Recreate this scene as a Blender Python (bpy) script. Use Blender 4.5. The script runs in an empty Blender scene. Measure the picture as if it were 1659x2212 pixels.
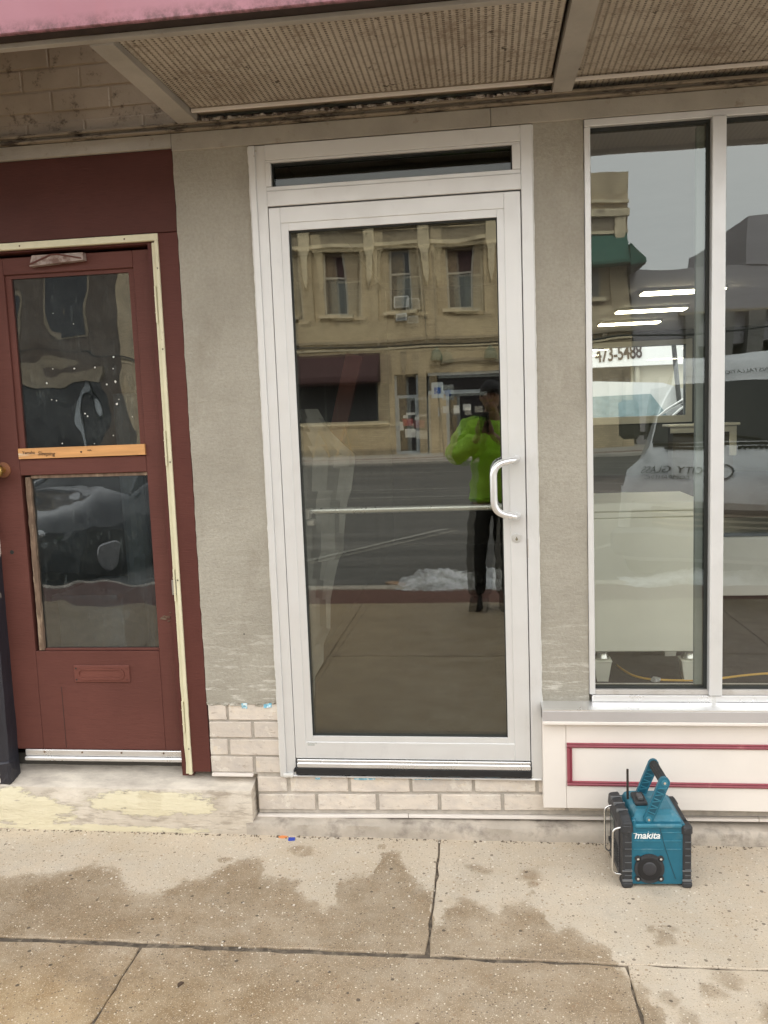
import bpy, bmesh, math, random
from mathutils import Vector, Matrix, noise as mnoise
random.seed(7)
R = math.radians
scene = bpy.context.scene
COL = scene.collection

# ---------------------------------------------------------------- camera
CAM = Vector((0.76884, -3.11606, 1.38589))
yaw, pit, rol, FPX = 0.1224236, 0.1108713, -0.0371277, 1807.64
fw = Vector((-math.sin(yaw)*math.cos(pit), math.cos(yaw)*math.cos(pit), -math.sin(pit)))
rt = Vector((math.cos(yaw), math.sin(yaw), 0)); up = rt.cross(fw)
r2 = math.cos(rol)*rt + math.sin(rol)*up
u2 = -math.sin(rol)*rt + math.cos(rol)*up
cd = bpy.data.cameras.new("camera"); cam = bpy.data.objects.new("camera", cd); COL.objects.link(cam)
cam.matrix_world = Matrix(((r2.x, u2.x, -fw.x, CAM.x), (r2.y, u2.y, -fw.y, CAM.y), (r2.z, u2.z, -fw.z, CAM.z), (0, 0, 0, 1)))
cd.sensor_fit = 'HORIZONTAL'; cd.sensor_width = 36; cd.lens = FPX/1659*36
cd.clip_start = 0.01; cd.clip_end = 1500
scene.camera = cam

# ---------------------------------------------------------------- sky, sun, exposure
SUN_EL, SUN_AZ = 50, 18     # azimuth measured clockwise from +y: veiled sun behind the shop, lighting the far side of the street
w = bpy.data.worlds.new("World"); scene.world = w; w.use_nodes = True
nt = w.node_tree; nt.nodes.clear()
sk = nt.nodes.new('ShaderNodeTexSky'); sk.sky_type = 'NISHITA'; sk.sun_disc = False
sk.sun_elevation = R(SUN_EL); sk.sun_rotation = R(SUN_AZ); sk.air_density = 1.0; sk.dust_density = 2.0; sk.ozone_density = 1.0
hs = nt.nodes.new('ShaderNodeHueSaturation'); hs.inputs['Saturation'].default_value = 0.22
bg = nt.nodes.new('ShaderNodeBackground'); bg.inputs[1].default_value = 0.15
wo = nt.nodes.new('ShaderNodeOutputWorld')
# an even overcast layer drawn over the clear sky, thinner in places
tcw = nt.nodes.new('ShaderNodeTexCoord'); cn = nt.nodes.new('ShaderNodeTexNoise'); cn.inputs['Scale'].default_value = 2.2; cn.inputs['Detail'].default_value = 5
cr = nt.nodes.new('ShaderNodeMapRange'); cr.inputs[1].default_value = .3; cr.inputs[2].default_value = .7; cr.inputs[3].default_value = .70; cr.inputs[4].default_value = .86
cmx = nt.nodes.new('ShaderNodeMix'); cmx.data_type = 'RGBA'; cmx.inputs[7].default_value = (7.3, 7.25, 7.1, 1)
nt.links.new(tcw.outputs['Generated'], cn.inputs['Vector']); nt.links.new(cn.outputs['Fac'], cr.inputs[0]); nt.links.new(cr.outputs[0], cmx.inputs[0])
nt.links.new(sk.outputs[0], hs.inputs['Color']); nt.links.new(hs.outputs[0], cmx.inputs[6]); nt.links.new(cmx.outputs[2], bg.inputs[0]); nt.links.new(bg.outputs[0], wo.inputs[0])
sl = bpy.data.lights.new("sun", 'SUN'); sl.energy = 1.5; sl.angle = R(20); sl.color = (1, .955, .88)
so = bpy.data.objects.new("sun", sl); COL.objects.link(so)
sd = Vector((math.sin(R(SUN_AZ))*math.cos(R(SUN_EL)), math.cos(R(SUN_AZ))*math.cos(R(SUN_EL)), math.sin(R(SUN_EL))))
so.rotation_euler = sd.to_track_quat('Z', 'Y').to_euler()
scene.view_settings.view_transform = 'Standard'; scene.view_settings.look = 'None'
scene.view_settings.exposure = 1.42; scene.view_settings.gamma = 1; scene.view_settings.use_curve_mapping = False
scene.cycles.use_denoising = True
scene.cycles.max_bounces = 10; scene.cycles.transparent_max_bounces = 24; scene.cycles.glossy_bounces = 5
scene.cycles.caustics_reflective = False; scene.cycles.caustics_refractive = False

# ---------------------------------------------------------------- material helpers
def srgb(r, g, b):
    f = lambda c: (c/255/12.92 if c/255 <= .04045 else ((c/255+.055)/1.055)**2.4)
    return (f(r), f(g), f(b))
class NT:
    def __init__(s, name):
        s.m = bpy.data.materials.new(name); s.m.use_nodes = True; s.t = s.m.node_tree; s.t.nodes.clear()
        s.out = s.n('ShaderNodeOutputMaterial')
        s._pos = None
    def n(s, t, **k):
        nd = s.t.nodes.new(t)
        for a, b in k.items(): setattr(nd, a, b)
        return nd
    def l(s, a, b): s.t.links.new(a, b)
    def pos(s):
        if s._pos is None: s._pos = s.n('ShaderNodeNewGeometry').outputs['Position']
        return s._pos
    def objpos(s): return s.n('ShaderNodeTexCoord').outputs['Object']
    def noise(s, scale, detail=4, rough=.6, vec=None, dist=0, stretch=None):
        v = vec or s.pos()
        if stretch:
            mp = s.n('ShaderNodeMapping'); mp.inputs['Scale'].default_value = stretch; s.l(v, mp.inputs[0]); v = mp.outputs[0]
        nd = s.n('ShaderNodeTexNoise'); nd.inputs['Scale'].default_value = scale; nd.inputs['Detail'].default_value = detail
        nd.inputs['Roughness'].default_value = rough; nd.inputs['Distortion'].default_value = dist
        s.l(v, nd.inputs['Vector']); return nd.outputs['Fac']
    def ramp(s, fac, stops, interp='LINEAR'):
        r = s.n('ShaderNodeValToRGB'); e = r.color_ramp.elements; r.color_ramp.interpolation = interp
        while len(e) < len(stops): e.new(.5)
        for i, (p, c) in enumerate(stops):
            e[i].position = p; e[i].color = (c, c, c, 1) if isinstance(c, (int, float)) else (*c, 1)
        s.l(fac, r.inputs[0]); return r.outputs[0]
    def mix(s, fac, a, b, blend='MIX'):
        m = s.n('ShaderNodeMix', data_type='RGBA', blend_type=blend)
        for v, i in ((fac, 0), (a, 6), (b, 7)):
            if isinstance(v, (int, float)): m.inputs[i].default_value = v if i == 0 else (v, v, v, 1)
            elif isinstance(v, tuple): m.inputs[i].default_value = (*v, 1)
            else: s.l(v, m.inputs[i])
        return m.outputs[2]
    def math(s, op, a, b=0, c=0, clamp=False):
        m = s.n('ShaderNodeMath', operation=op, use_clamp=clamp)
        for i, v in enumerate((a, b, c)):
            if isinstance(v, (int, float)): m.inputs[i].default_value = v
            else: s.l(v, m.inputs[i])
        return m.outputs[0]
    def sep(s, v=None):
        x = s.n('ShaderNodeSeparateXYZ'); s.l(v or s.pos(), x.inputs[0]); return x.outputs
    def bump(s, h, strength, dist=.01, normal=None):
        b = s.n('ShaderNodeBump'); b.inputs['Strength'].default_value = strength; b.inputs['Distance'].default_value = dist
        s.l(h, b.inputs['Height'])
        if normal: s.l(normal, b.inputs['Normal'])
        return b.outputs[0]
    def bsdf(s, col, rough=.6, metal=0, normal=None, spec=.5, coat=0, emis=None, es=0, sheen=0):
        p = s.n('ShaderNodeBsdfPrincipled')
        def put(v, nm):
            if isinstance(v, tuple): p.inputs[nm].default_value = (*v, 1)
            elif isinstance(v, (int, float)): p.inputs[nm].default_value = v
            elif v is not None: s.l(v, p.inputs[nm])
        put(col, 'Base Color'); put(rough, 'Roughness'); put(metal, 'Metallic'); put(normal, 'Normal')
        p.inputs['Specular IOR Level'].default_value = spec; p.inputs['Coat Weight'].default_value = coat
        if emis: p.inputs['Emission Color'].default_value = (*emis, 1); p.inputs['Emission Strength'].default_value = es
        s.l(p.outputs[0], s.out.inputs[0]); return p

def sc(c, k): return tuple(min(1, x*k) for x in c)
def simple(name, col, rough=.6, metal=0, var=.12, vs=7, bump=.15, bs=90, dirt=None, dth=(.55, .7), ds=5, spec=.5, rand=0, coat=0, stretch=None, bd=.004):
    t = NT(name)
    c = t.mix(t.ramp(t.noise(vs, 5, .6, stretch=stretch), [(.3, 0), (.7, 1)]), sc(col, 1-var), sc(col, 1+var))
    if dirt: c = t.mix(t.ramp(t.noise(ds, 6, .65, stretch=stretch), [(dth[0], 0), (dth[1], 1)]), c, dirt)
    if rand:
        oi = t.n('ShaderNodeObjectInfo').outputs['Random']
        c = t.mix(1, c, t.ramp(oi, [(0, 1-rand), (1, 1.0)]), 'MULTIPLY')
    nrm = t.bump(t.noise(bs, 4, .65, stretch=stretch), bump, bd) if bump else None
    t.bsdf(c, rough, metal, nrm, spec, coat); return t.m
def emitter(name, col, st):
    t = NT(name); t.bsdf(col, .5, emis=col, es=st); return t.m
def glass(name, tint=(.9, .95, .92), base=.07, k=1.0, wav=0, wsc=2, rough=0.0, haze=0, hazecol=(.3, .32, .33), rtint=(1, 1, 1)):
    t = NT(name)
    tr = t.n('ShaderNodeBsdfTransparent'); tr.inputs[0].default_value = (*tint, 1)
    gl = t.n('ShaderNodeBsdfGlossy'); gl.inputs['Roughness'].default_value = rough; gl.inputs[0].default_value = (*rtint, 1)
    fr = t.n('ShaderNodeFresnel'); fr.inputs[0].default_value = 1.5
    if wav:
        n = t.bump(t.noise(wsc, 1.4, .5, dist=.2, stretch=(1, 0.01, 1)), 1, wav); t.l(n, gl.inputs['Normal'])
    fac = t.math('MULTIPLY_ADD', fr.outputs[0], k, base, clamp=True)
    mx = t.n('ShaderNodeMixShader'); t.l(fac, mx.inputs[0])
    a = tr.outputs[0]
    if haze:
        df = t.n('ShaderNodeBsdfDiffuse'); df.inputs[0].default_value = (*hazecol, 1)
        hf = t.math('ADD', t.ramp(t.noise(5, 7, .78), [(.38, haze*.3), (.60, haze), (.75, haze*2.6)]), t.ramp(t.noise(60, 4, .7, stretch=(1, 1, .2)), [(.58, 0), (.72, haze*1.6)]))
        m2 = t.n('ShaderNodeMixShader'); t.l(hf, m2.inputs[0]); t.l(a, m2.inputs[1]); t.l(df.outputs[0], m2.inputs[2]); a = m2.outputs[0]
    t.l(a, mx.inputs[1]); t.l(gl.outputs[0], mx.inputs[2]); t.l(mx.outputs[0], t.out.inputs[0]); return t.m

# ---------------------------------------------------------------- mesh helpers
class MB:
    def __init__(s): s.b = bmesh.new()
    def box(s, x0, x1, y0, y1, z0, z1, bev=0, mat=None):
        x0, x1 = sorted((x0, x1)); y0, y1 = sorted((y0, y1)); z0, z1 = sorted((z0, z1))
        vs = [s.b.verts.new((x, y, z)) for z in (z0, z1) for y in (y0, y1) for x in (x0, x1)]
        fs = [s.b.faces.new([vs[i] for i in f]) for f in ((0, 2, 3, 1), (4, 5, 7, 6), (0, 1, 5, 4), (2, 6, 7, 3), (0, 4, 6, 2), (1, 3, 7, 5))]
        if bev:
            es = {e for f in fs for e in f.edges}
            r = bmesh.ops.bevel(s.b, geom=list(es), offset=bev, segments=1, affect='EDGES', profile=.5)
            vs = list({v for f in r['faces'] for v in f.verts})
        if mat is not None:
            for v in vs: v.co = mat @ v.co
        return s
    def quad(s, *p):
        s.b.faces.new([s.b.verts.new(q) for q in p]); return s
    def prism(s, pts, a0, a1, axis='y'):
        """extrude a 2D outline: axis y -> pts are (x,z); axis x -> (y,z); axis z -> (x,y)"""
        f = {'y': lambda p, a: (p[0], a, p[1]), 'x': lambda p, a: (a, p[0], p[1]), 'z': lambda p, a: (p[0], p[1], a)}[axis]
        A = [s.b.verts.new(f(p, a0)) for p in pts]; B = [s.b.verts.new(f(p, a1)) for p in pts]
        n = len(pts); s.b.faces.new(A); s.b.faces.new(B[::-1])
        for i in range(n): s.b.faces.new((A[i], A[(i+1) % n], B[(i+1) % n], B[i]))
        return s
    def tube(s, pts, r, seg=12, caps=True):
        pts = [Vector(p) for p in pts]; rings = []; rr = r if isinstance(r, (list, tuple)) else [r]*len(pts)
        for i, p in enumerate(pts):
            d = (pts[min(i+1, len(pts)-1)] - pts[max(i-1, 0)]).normalized()
            a = Vector((0, 0, 1)) if abs(d.z) < .9 else Vector((0, 1, 0))
            if i and prev is not None: a = prev
            u = (a - d*a.dot(d)).normalized(); v = d.cross(u); prev = u
            rings.append([s.b.verts.new(p + rr[i]*(math.cos(2*math.pi*k/seg)*u + math.sin(2*math.pi*k/seg)*v)) for k in range(seg)])
            if i == 0: prev = u
        for A, B in zip(rings, rings[1:]):
            for k in range(seg): s.b.faces.new((A[k], A[(k+1) % seg], B[(k+1) % seg], B[k]))
        if caps: s.b.faces.new(rings[0][::-1]); s.b.faces.new(rings[-1])
        return s
    def cyl(s, c, d, r, h, seg=20):
        c = Vector(c); d = Vector(d).normalized(); return s.tube([c, c+d*h], r, seg)
    def ell(s, c, rad, seg=16, rot=None):
        m = Matrix.Translation(c) @ (rot.to_4x4() if rot else Matrix()) @ Matrix.Diagonal((*rad, 1))
        bmesh.ops.create_uvsphere(s.b, u_segments=seg, v_segments=max(8, seg*2//3), radius=1, matrix=m); return s
    def loft(s, rings, closed=True, caps=True):
        V = [[s.b.verts.new(p) for p in r] for r in rings]; n = len(V[0])
        for A, B in zip(V, V[1:]):
            for k in range(n if closed else n-1): s.b.faces.new((A[k], A[(k+1) % n], B[(k+1) % n], B[k]))
        if caps: s.b.faces.new(V[0][::-1]); s.b.faces.new(V[-1])
        return s
    def jitter(s, a, sc=8):
        for v in s.b.verts: v.co += mnoise.noise_vector(v.co*sc)*a
        return s
    def xf(s, m):
        bmesh.ops.transform(s.b, matrix=m, verts=s.b.verts); return s
    def mesh(s, name, mat, smooth=False, angle=40):
        bmesh.ops.recalc_face_normals(s.b, faces=s.b.faces)
        me = bpy.data.meshes.new(name); s.b.to_mesh(me); s.b.free()
        if mat: me.materials.append(mat)
        if smooth:
            for p in me.polygons: p.use_smooth = True
            try: me.set_sharp_from_angle(angle=R(angle))
            except Exception: pass
        return me
LOCAL = set()
def put(name, me, parent=None, **props):
    o = bpy.data.objects.new(name, me); COL.objects.link(o)
    if parent is not None:
        o.parent = parent
        # meshes of a thing placed at rz=0 are given in world coordinates; turned things use local ones
        if parent.parent is None and parent.name not in LOCAL: o.matrix_parent_inverse = parent.matrix_basis.inverted()
    for k, v in props.items(): o[k] = v
    return o
def O(name, mb, mat, parent=None, smooth=False, angle=40, **props):
    return put(name, mb.mesh(name, mat, smooth, angle), parent, **props)
def thing(name, label, cat, loc=(0, 0, 0), group=None, rz=0):
    o = bpy.data.objects.new(name, None); COL.objects.link(o); o.location = loc; o.rotation_euler = (0, 0, rz)
    o.empty_display_size = .1
    # matrix_basis is exact without a depsgraph update
    o['label'] = label; o['category'] = cat
    if group: o['group'] = group
    return o
def tag(o, label, cat, group=None):
    o['label'] = label; o['category'] = cat
    if group: o['group'] = group
    return o
def struct(o): o['kind'] = 'structure'; return o
def text_mesh(body, size, depth=.0015, shear=0, bold=False, spacing=1.0):
    c = bpy.data.curves.new('text', 'FONT'); c.body = body; c.size = size; c.extrude = depth; c.shear = shear
    c.space_character = spacing
    if bold: c.offset = size*.016
    c.resolution_u = 3
    o = bpy.data.objects.new('t', c); COL.objects.link(o)
    dg = bpy.context.evaluated_depsgraph_get(); me = bpy.data.meshes.new_from_object(o.evaluated_get(dg))
    bpy.data.objects.remove(o); return me
def place_text(name, body, size, M4, mat, parent=None, depth=.0015, **k):
    me = text_mesh(body, size, depth, **k); me.transform(M4); me.materials.clear(); me.materials.append(mat)
    return put(name, me, parent)
FACE_STREET = Matrix(((1, 0, 0, 0), (0, 0, -1, 0), (0, 1, 0, 0), (0, 0, 0, 1)))   # text x->x, y->z, front looks to -y
FACE_SHOP = Matrix(((-1, 0, 0, 0), (0, 0, 1, 0), (0, 1, 0, 0), (0, 0, 0, 1)))      # text read from +y
G = -0.235      # pavement level

# ---------------------------------------------------------------- materials
def m_pavement():
    t = NT('exposed_aggregate_concrete'); P = t.pos()
    x, y, z = t.sep(P)
    base = t.mix(t.ramp(t.noise(2.2, 5, .6), [(.3, 0), (.7, 1)]), (.50, .415, .31), (.66, .565, .445))
    base = t.mix(t.ramp(t.noise(9, 6, .7), [(.35, 0), (.75, .5)]), base, (.50, .47, .41))
    # wet zone: edge drawn as a curve over x, roughened with noise
    pts = [(-3, -.36), (-1.2, -.41), (-1.03, -.405), (-.83, -.372), (-.74, -.31), (-.67, -.325), (-.59, -.365), (-.545, -.43), (-.505, -.476), (-.386, -.477), (-.345, -.40), (-.27, -.365),
           (-.19, -.25), (-.13, -.225), (-.085, -.25), (-.062, -.35), (.07, -.375), (.116, -.476), (.19, -.535), (.218, -.50), (.225, -.37), (.34, -.31), (.36, -.17), (.42, -.16), (.455, -.27), (.50, -.38)]
    pts2 = [(.50, -.38), (.553, -.40), (.57, -.62), (.607, -.515), (.659, -.455), (.71, -.47), (.767, -.519), (.83, -.468), (.895, -.48), (.93, -.535), (.945, -.62), (1.0, -.58), (1.04, -.64), (1.10, -.69), (1.14, -.80), (1.20, -.90), (1.26, -1.35), (3, -1.6)]
    wx = t.math('MULTIPLY_ADD', t.math('SUBTRACT', t.noise(14, 4, .6), .5), .10, x)
    def curve(ps, lo, hi):
        f = t.math('DIVIDE', t.math('SUBTRACT', wx, lo), hi-lo, clamp=True)
        return t.math('MULTIPLY', t.ramp(f, [(max(0, min(1, (a-lo)/(hi-lo))), -b/2) for a, b in ps]), -2)
    c1 = curve(pts, -1.25, .5); c2 = curve(pts2, .5, 1.4)
    sel = t.math('GREATER_THAN', wx, .5)
    edge = t.math('ADD', t.math('MULTIPLY', c1, t.math('SUBTRACT', 1, sel)), t.math('MULTIPLY', c2, sel))
    nz = t.math('ADD', t.math('MULTIPLY_ADD', t.noise(17, 7, .75), .21, -.105), t.math('MULTIPLY_ADD', t.noise(170, 3, .7), .05, -.025))
    d = t.math('SUBTRACT', t.math('ADD', edge, nz), y)          # >0 inside the damp area
    wet = t.ramp(t.math('MULTIPLY_ADD', d, 8, .5, clamp=True), [(.28, 0), (.60, .85), (.9, 1)])
    # single damp spots
    v = t.n('ShaderNodeVectorMath', operation='ADD'); t.l(P, v.inputs[0])
    nv = t.n('ShaderNodeTexNoise'); nv.inputs['Scale'].default_value = 16; t.l(P, nv.inputs['Vector'])
    sv = t.n('ShaderNodeVectorMath', operation='MULTIPLY_ADD'); t.l(nv.outputs['Color'], sv.inputs[0]); sv.inputs[1].default_value = (.09, .09, 0); sv.inputs[2].default_value = (-.045, -.045, 0)
    t.l(sv.outputs[0], v.inputs[1])
    for (cx, cy, rr) in ((.885, -.28, .042), (.905, -.345, .025), (.89, -.40, .014), (.73, -.265, .03), (.70, -.245, .025), (1.25, -.575, .02), (1.285, -.62, .03), (1.31, -.57, .02), (1.24, -.90, .028), (1.27, -.97, .03),
                         (-.24, -.235, .022), (.345, -.115, .016), (.06, -.17, .03), (1.36, -.86, .03), (1.42, -.80, .035), (1.50, -.95, .04), (.02, -.15, .02)):
        ds = t.n('ShaderNodeVectorMath', operation='DISTANCE'); t.l(v.outputs[0], ds.inputs[0]); ds.inputs[1].default_value = (cx, cy, G)
        sp = t.math('MULTIPLY_ADD', ds.outputs['Value'], -1/rr*1.2, 1.7, clamp=True)
        wet = t.math('MAXIMUM', wet, t.math('MULTIPLY', sp, .75))
    far = t.ramp(t.math('MULTIPLY_ADD', y, -1, 0), [(1.2, 1), (1.0, 1)])
    damp = t.mix(1, base, (.50, .43, .345), 'MULTIPLY')
    mott = t.ramp(t.noise(7, 6, .7), [(.35, .58), (.62, 1)])
    wet = t.math('MULTIPLY', wet, mott)
    c = t.mix(wet, base, damp)
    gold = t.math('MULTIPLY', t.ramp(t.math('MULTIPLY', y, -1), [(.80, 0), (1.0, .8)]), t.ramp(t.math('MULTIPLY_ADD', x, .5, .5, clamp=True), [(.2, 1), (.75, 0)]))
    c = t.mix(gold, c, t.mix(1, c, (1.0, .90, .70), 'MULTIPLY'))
    # aggregate
    for scale, th, colr, amt in ((340, .25, (.72, .63, .50), .65), (230, .10, (.78, .70, .57), .75), (260, .22, (.16, .12, .085), .6), (130, .11, (.15, .11, .08), .85), (140, .05, (.80, .73, .61), .8), (80, .04, (.30, .20, .12), .8), (230, .25, (.44, .31, .19), .5), (58, .018, (.10, .075, .055), .9)):
        vo = t.n('ShaderNodeTexVoronoi'); vo.inputs['Scale'].default_value = scale; t.l(P, vo.inputs['Vector'])
        s1 = t.n('ShaderNodeSeparateColor'); t.l(vo.outputs['Color'], s1.inputs[0])
        pick = t.math('LESS_THAN', s1.outputs[0], th)
        near = t.math('LESS_THAN', vo.outputs['Distance'], .36)
        f = t.math('MULTIPLY', t.math('MULTIPLY', pick, near), t.math('MULTIPLY_ADD', wet, amt*.35, amt*.75))
        c = t.mix(f, c, colr)
    grime = t.ramp(t.noise(3.5, 6, .7), [(.58, 0), (.75, .35)])
    c = t.mix(grime, c, (.22, .19, .16))
    rough = t.mix(wet, .9, .46)
    vb = t.n('ShaderNodeTexVoronoi'); vb.inputs['Scale'].default_value = 130; t.l(P, vb.inputs['Vector'])
    h = t.math('ADD', t.noise(240, 3, .6), t.math('MULTIPLY', vb.outputs['Distance'], .8))
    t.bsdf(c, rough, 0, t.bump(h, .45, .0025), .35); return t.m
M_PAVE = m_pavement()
M_JOINT = simple('joint_dirt', (.10, .08, .06), .95, dirt=(.22, .18, .135), dth=(.5, .62), ds=25, var=.5, vs=30, bump=.6, bs=120)
M_LEDGE = simple('ledge_concrete', (.48, .425, .36), .9, var=.2, vs=6, bump=.6, bs=110, dirt=(.17, .145, .125), dth=(.5, .72), ds=9)
M_ASPH = simple('asphalt', (.085, .082, .078), .8, var=.2, vs=1.2, bump=.5, bs=90, dirt=(.20, .19, .18), dth=(.52, .75), ds=.9, stretch=(.25, 1.6, 1))
M_FARWALK = simple('far_pavement', (.40, .37, .33), .9, var=.15, vs=1.5, bump=0)
M_REDBAND = simple('red_paving', (.15, .07, .052), .85, var=.25, vs=20, bump=.3)
M_TERRAIN = simple('terrain', (.12, .115, .105), .95, var=.2, vs=.3, bump=0)
M_SNOW = simple('snow_material', (.80, .82, .86), .6, var=.08, vs=8, bump=.6, bs=40, dirt=(.26, .25, .24), dth=(.44, .66), ds=7)
def m_plaster():
    t = NT('grey_plaster'); x, y, z = t.sep()
    c = t.mix(t.ramp(t.noise(2.3, 5, .6), [(.3, 0), (.7, 1)]), (.345, .32, .268), (.455, .428, .365))
    c = t.mix(t.ramp(t.noise(90, 3, .6), [(.3, .35), (.62, 0)]), c, (.25, .235, .195))
    c = t.mix(t.ramp(t.noise(5, 6, .7, stretch=(1, 1, .5)), [(.54, 0), (.72, .6)]), c, (.27, .24, .19))
    c = t.mix(t.ramp(t.noise(3, 6, .7, stretch=(2.5, 1, .35)), [(.58, 0), (.75, .35)]), c, (.50, .46, .39))
    # chalk scuffs low on the pier
    low = t.ramp(z, [(0.30, 1), (.70, 0)])
    sc1 = t.ramp(t.noise(16, 6, .75, stretch=(.35, 1, 2.6)), [(.54, 0), (.60, 1)])
    c = t.mix(t.math('MULTIPLY', t.math('MULTIPLY', low, sc1), .8), c, (.66, .64, .58))
    # small dark pits
    vo = t.n('ShaderNodeTexVoronoi'); vo.inputs['Scale'].default_value = 9; t.l(t.pos(), vo.inputs['Vector'])
    c = t.mix(t.math('LESS_THAN', vo.outputs['Distance'], .028), c, (.05, .045, .04))
    n = t.bump(t.noise(150, 5, .7), .8, .003); n = t.bump(t.noise(7, 5, .65, stretch=(.6, 1, 1.6)), .5, .018, n)
    ve = t.n('ShaderNodeTexVoronoi', feature='DISTANCE_TO_EDGE'); ve.inputs['Scale'].default_value = 1.7
    vw = t.n('ShaderNodeVectorMath', operation='MULTIPLY_ADD'); nn = t.n('ShaderNodeTexNoise'); nn.inputs['Scale'].default_value = 6; t.l(t.pos(), nn.inputs['Vector']); t.l(nn.outputs['Color'], vw.inputs[0]); vw.inputs[1].default_value = (.16, .16, .16); t.l(t.pos(), vw.inputs[2]); t.l(vw.outputs[0], ve.inputs['Vector'])
    crack = t.math('MULTIPLY', t.math('LESS_THAN', ve.outputs['Distance'], .0035), t.ramp(t.noise(2.5, 3), [(.62, 0), (.70, .25)]))
    c = t.mix(crack, c, (.13, .115, .095))
    t.bsdf(c, .88, 0, n, .3); return t.m
M_PLASTER = m_plaster()
def m_brick(name='painted_brick'):
    t = NT(name); oi = t.n('ShaderNodeObjectInfo').outputs['Random']
    c = t.mix(oi, (.60, .535, .465), (.73, .65, .56))
    c = t.mix(t.ramp(t.noise(11, 5, .6, stretch=(1, 1, 2)), [(.40, 0), (.75, .7)]), c, (.47, .43, .40))
    c = t.mix(t.ramp(t.noise(26, 6, .75, stretch=(1, 1, 2.2)), [(.58, 0), (.64, .6)]), c, (.36, .29, .23))
    c = t.mix(t.ramp(t.noise(8, 6, .8), [(.56, 0), (.60, .6)]), c, (.74, .69, .61))
    c = t.mix(t.ramp(t.noise(17, 3, .6), [(.62, 0), (.70, .5)]), c, (.70, .60, .46))
    n = t.bump(t.noise(60, 5, .65), .5, .004); n = t.bump(t.noise(14, 3, .5), .5, .006, n)
    t.bsdf(c, .85, 0, n, .3); return t.m
M_BRICK = m_brick()
M_MORTAR = simple('mortar', (.45, .41, .36), .95, var=.2, vs=25, bump=.6)
M_CHIP = simple('chipped_brick_edge', (.47, .42, .36), .9, var=.25, vs=30, bump=.8, bs=70)
def m_step():
    t = NT('peeling_cream_paint_concrete'); x, y, z = t.sep()
    conc = t.mix(t.ramp(t.noise(5, 6, .65), [(.3, 0), (.7, 1)]), (.50, .44, .365), (.70, .635, .54))
    conc = t.mix(t.ramp(t.noise(20, 6, .7, stretch=(.5, 1, 2.5)), [(.50, 0), (.62, .6)]), conc, (.30, .25, .20))
    paint = t.mix(t.noise(14, 5), (.66, .60, .42), (.76, .70, .52))
    # two sheets of surviving paint on the riser, the rest worn through
    def blob(cx, cz, rx, rz):
        a = t.math('DIVIDE', t.math('SUBTRACT', x, cx), rx); b = t.math('DIVIDE', t.math('SUBTRACT', z, cz), rz)
        return t.math('SUBTRACT', 1, t.math('ADD', t.math('MULTIPLY', a, a), t.math('MULTIPLY', b, b)))
    m = t.math('MAXIMUM', blob(-.60, -.115, .30, .055), blob(-1.18, -.15, .26, .085))
    m = t.math('MAXIMUM', m, t.math('MULTIPLY', blob(-.9, -.225, .6, .018), .8))
    m = t.math('ADD', m, t.math('MULTIPLY_ADD', t.noise(15, 8, .8, stretch=(.5, 1, 1.7)), 4.2, -2.1))
    pf = t.ramp(m, [(.10, 0), (.22, .9)])
    top = t.math('GREATER_THAN', z, -.056)
    pf = t.math('MULTIPLY', pf, t.math('SUBTRACT', 1, top))
    c = t.mix(pf, conc, paint)
    tops = t.mix(t.ramp(t.noise(7, 6, .7, stretch=(.5, 1.4, 1)), [(.42, 0), (.66, .9)]), (.72, .66, .57), (.36, .32, .285))
    c = t.mix(t.math('MULTIPLY', top, .75), c, tops)
    n = t.bump(t.noise(70, 5, .7), .6, .004); n = t.bump(pf, .7, .002, n); n = t.bump(t.noise(12, 4, .6, stretch=(.4, 1, 2)), .7, .012, n)
    t.bsdf(c, .88, 0, n, .3); return t.m
M_STEP = m_step()
def m_maroon(name, col=(.124, .046, .037), worn=(.30, .21, .16), th=.74):
    t = NT(name)
    c = t.mix(t.ramp(t.noise(3, 5, .6), [(.3, 0), (.7, 1)]), sc(col, .88), sc(col, 1.12))
    c = t.mix(t.ramp(t.noise(60, 5, .7, stretch=(.25, 1, 2.5)), [(.5, 0), (.7, .30)]), c, sc(col, .62))
    c = t.mix(t.ramp(t.noise(24, 6, .75), [(th, 0), (th+.03, 1)]), c, worn)
    n = t.bump(t.noise(90, 4, .6, stretch=(.3, 1, 2)), .35, .003)
    t.bsdf(c, .58, 0, n, .22); return t.m
M_MAROON = m_maroon('maroon_paint')
M_MAROON_DK = m_maroon('maroon_paint_wall', (.088, .032, .026), th=.80)
M_MAROON_MAIL = m_maroon('maroon_paint_metal', (.16, .058, .045), (.05, .025, .02), .70)
M_CREAM = simple('cream_paint_steel', (.70, .66, .47), .5, var=.07, vs=14, bump=.15, dirt=(.36, .29, .18), dth=(.66, .72), ds=20)
M_WOODRAW = simple('raw_pine', (.64, .33, .125), .6, var=.22, vs=30, bump=.25, bs=60, dirt=(.72, .58, .42), dth=(.62, .7), ds=22, stretch=(.12, 1, 1.6))
M_WOODWORN = simple('weathered_wood', (.17, .115, .08), .9, var=.4, vs=40, bump=.6, dirt=(.32, .24, .17), dth=(.55, .65), ds=30, stretch=(1, 1, .25))
M_NAVY = simple('navy_peeling_paint', (.022, .022, .03), .45, var=.2, vs=10, bump=.4, bs=40, dirt=(.66, .62, .55), dth=(.615, .63), ds=13, stretch=(1.6, 1, .35))
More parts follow.
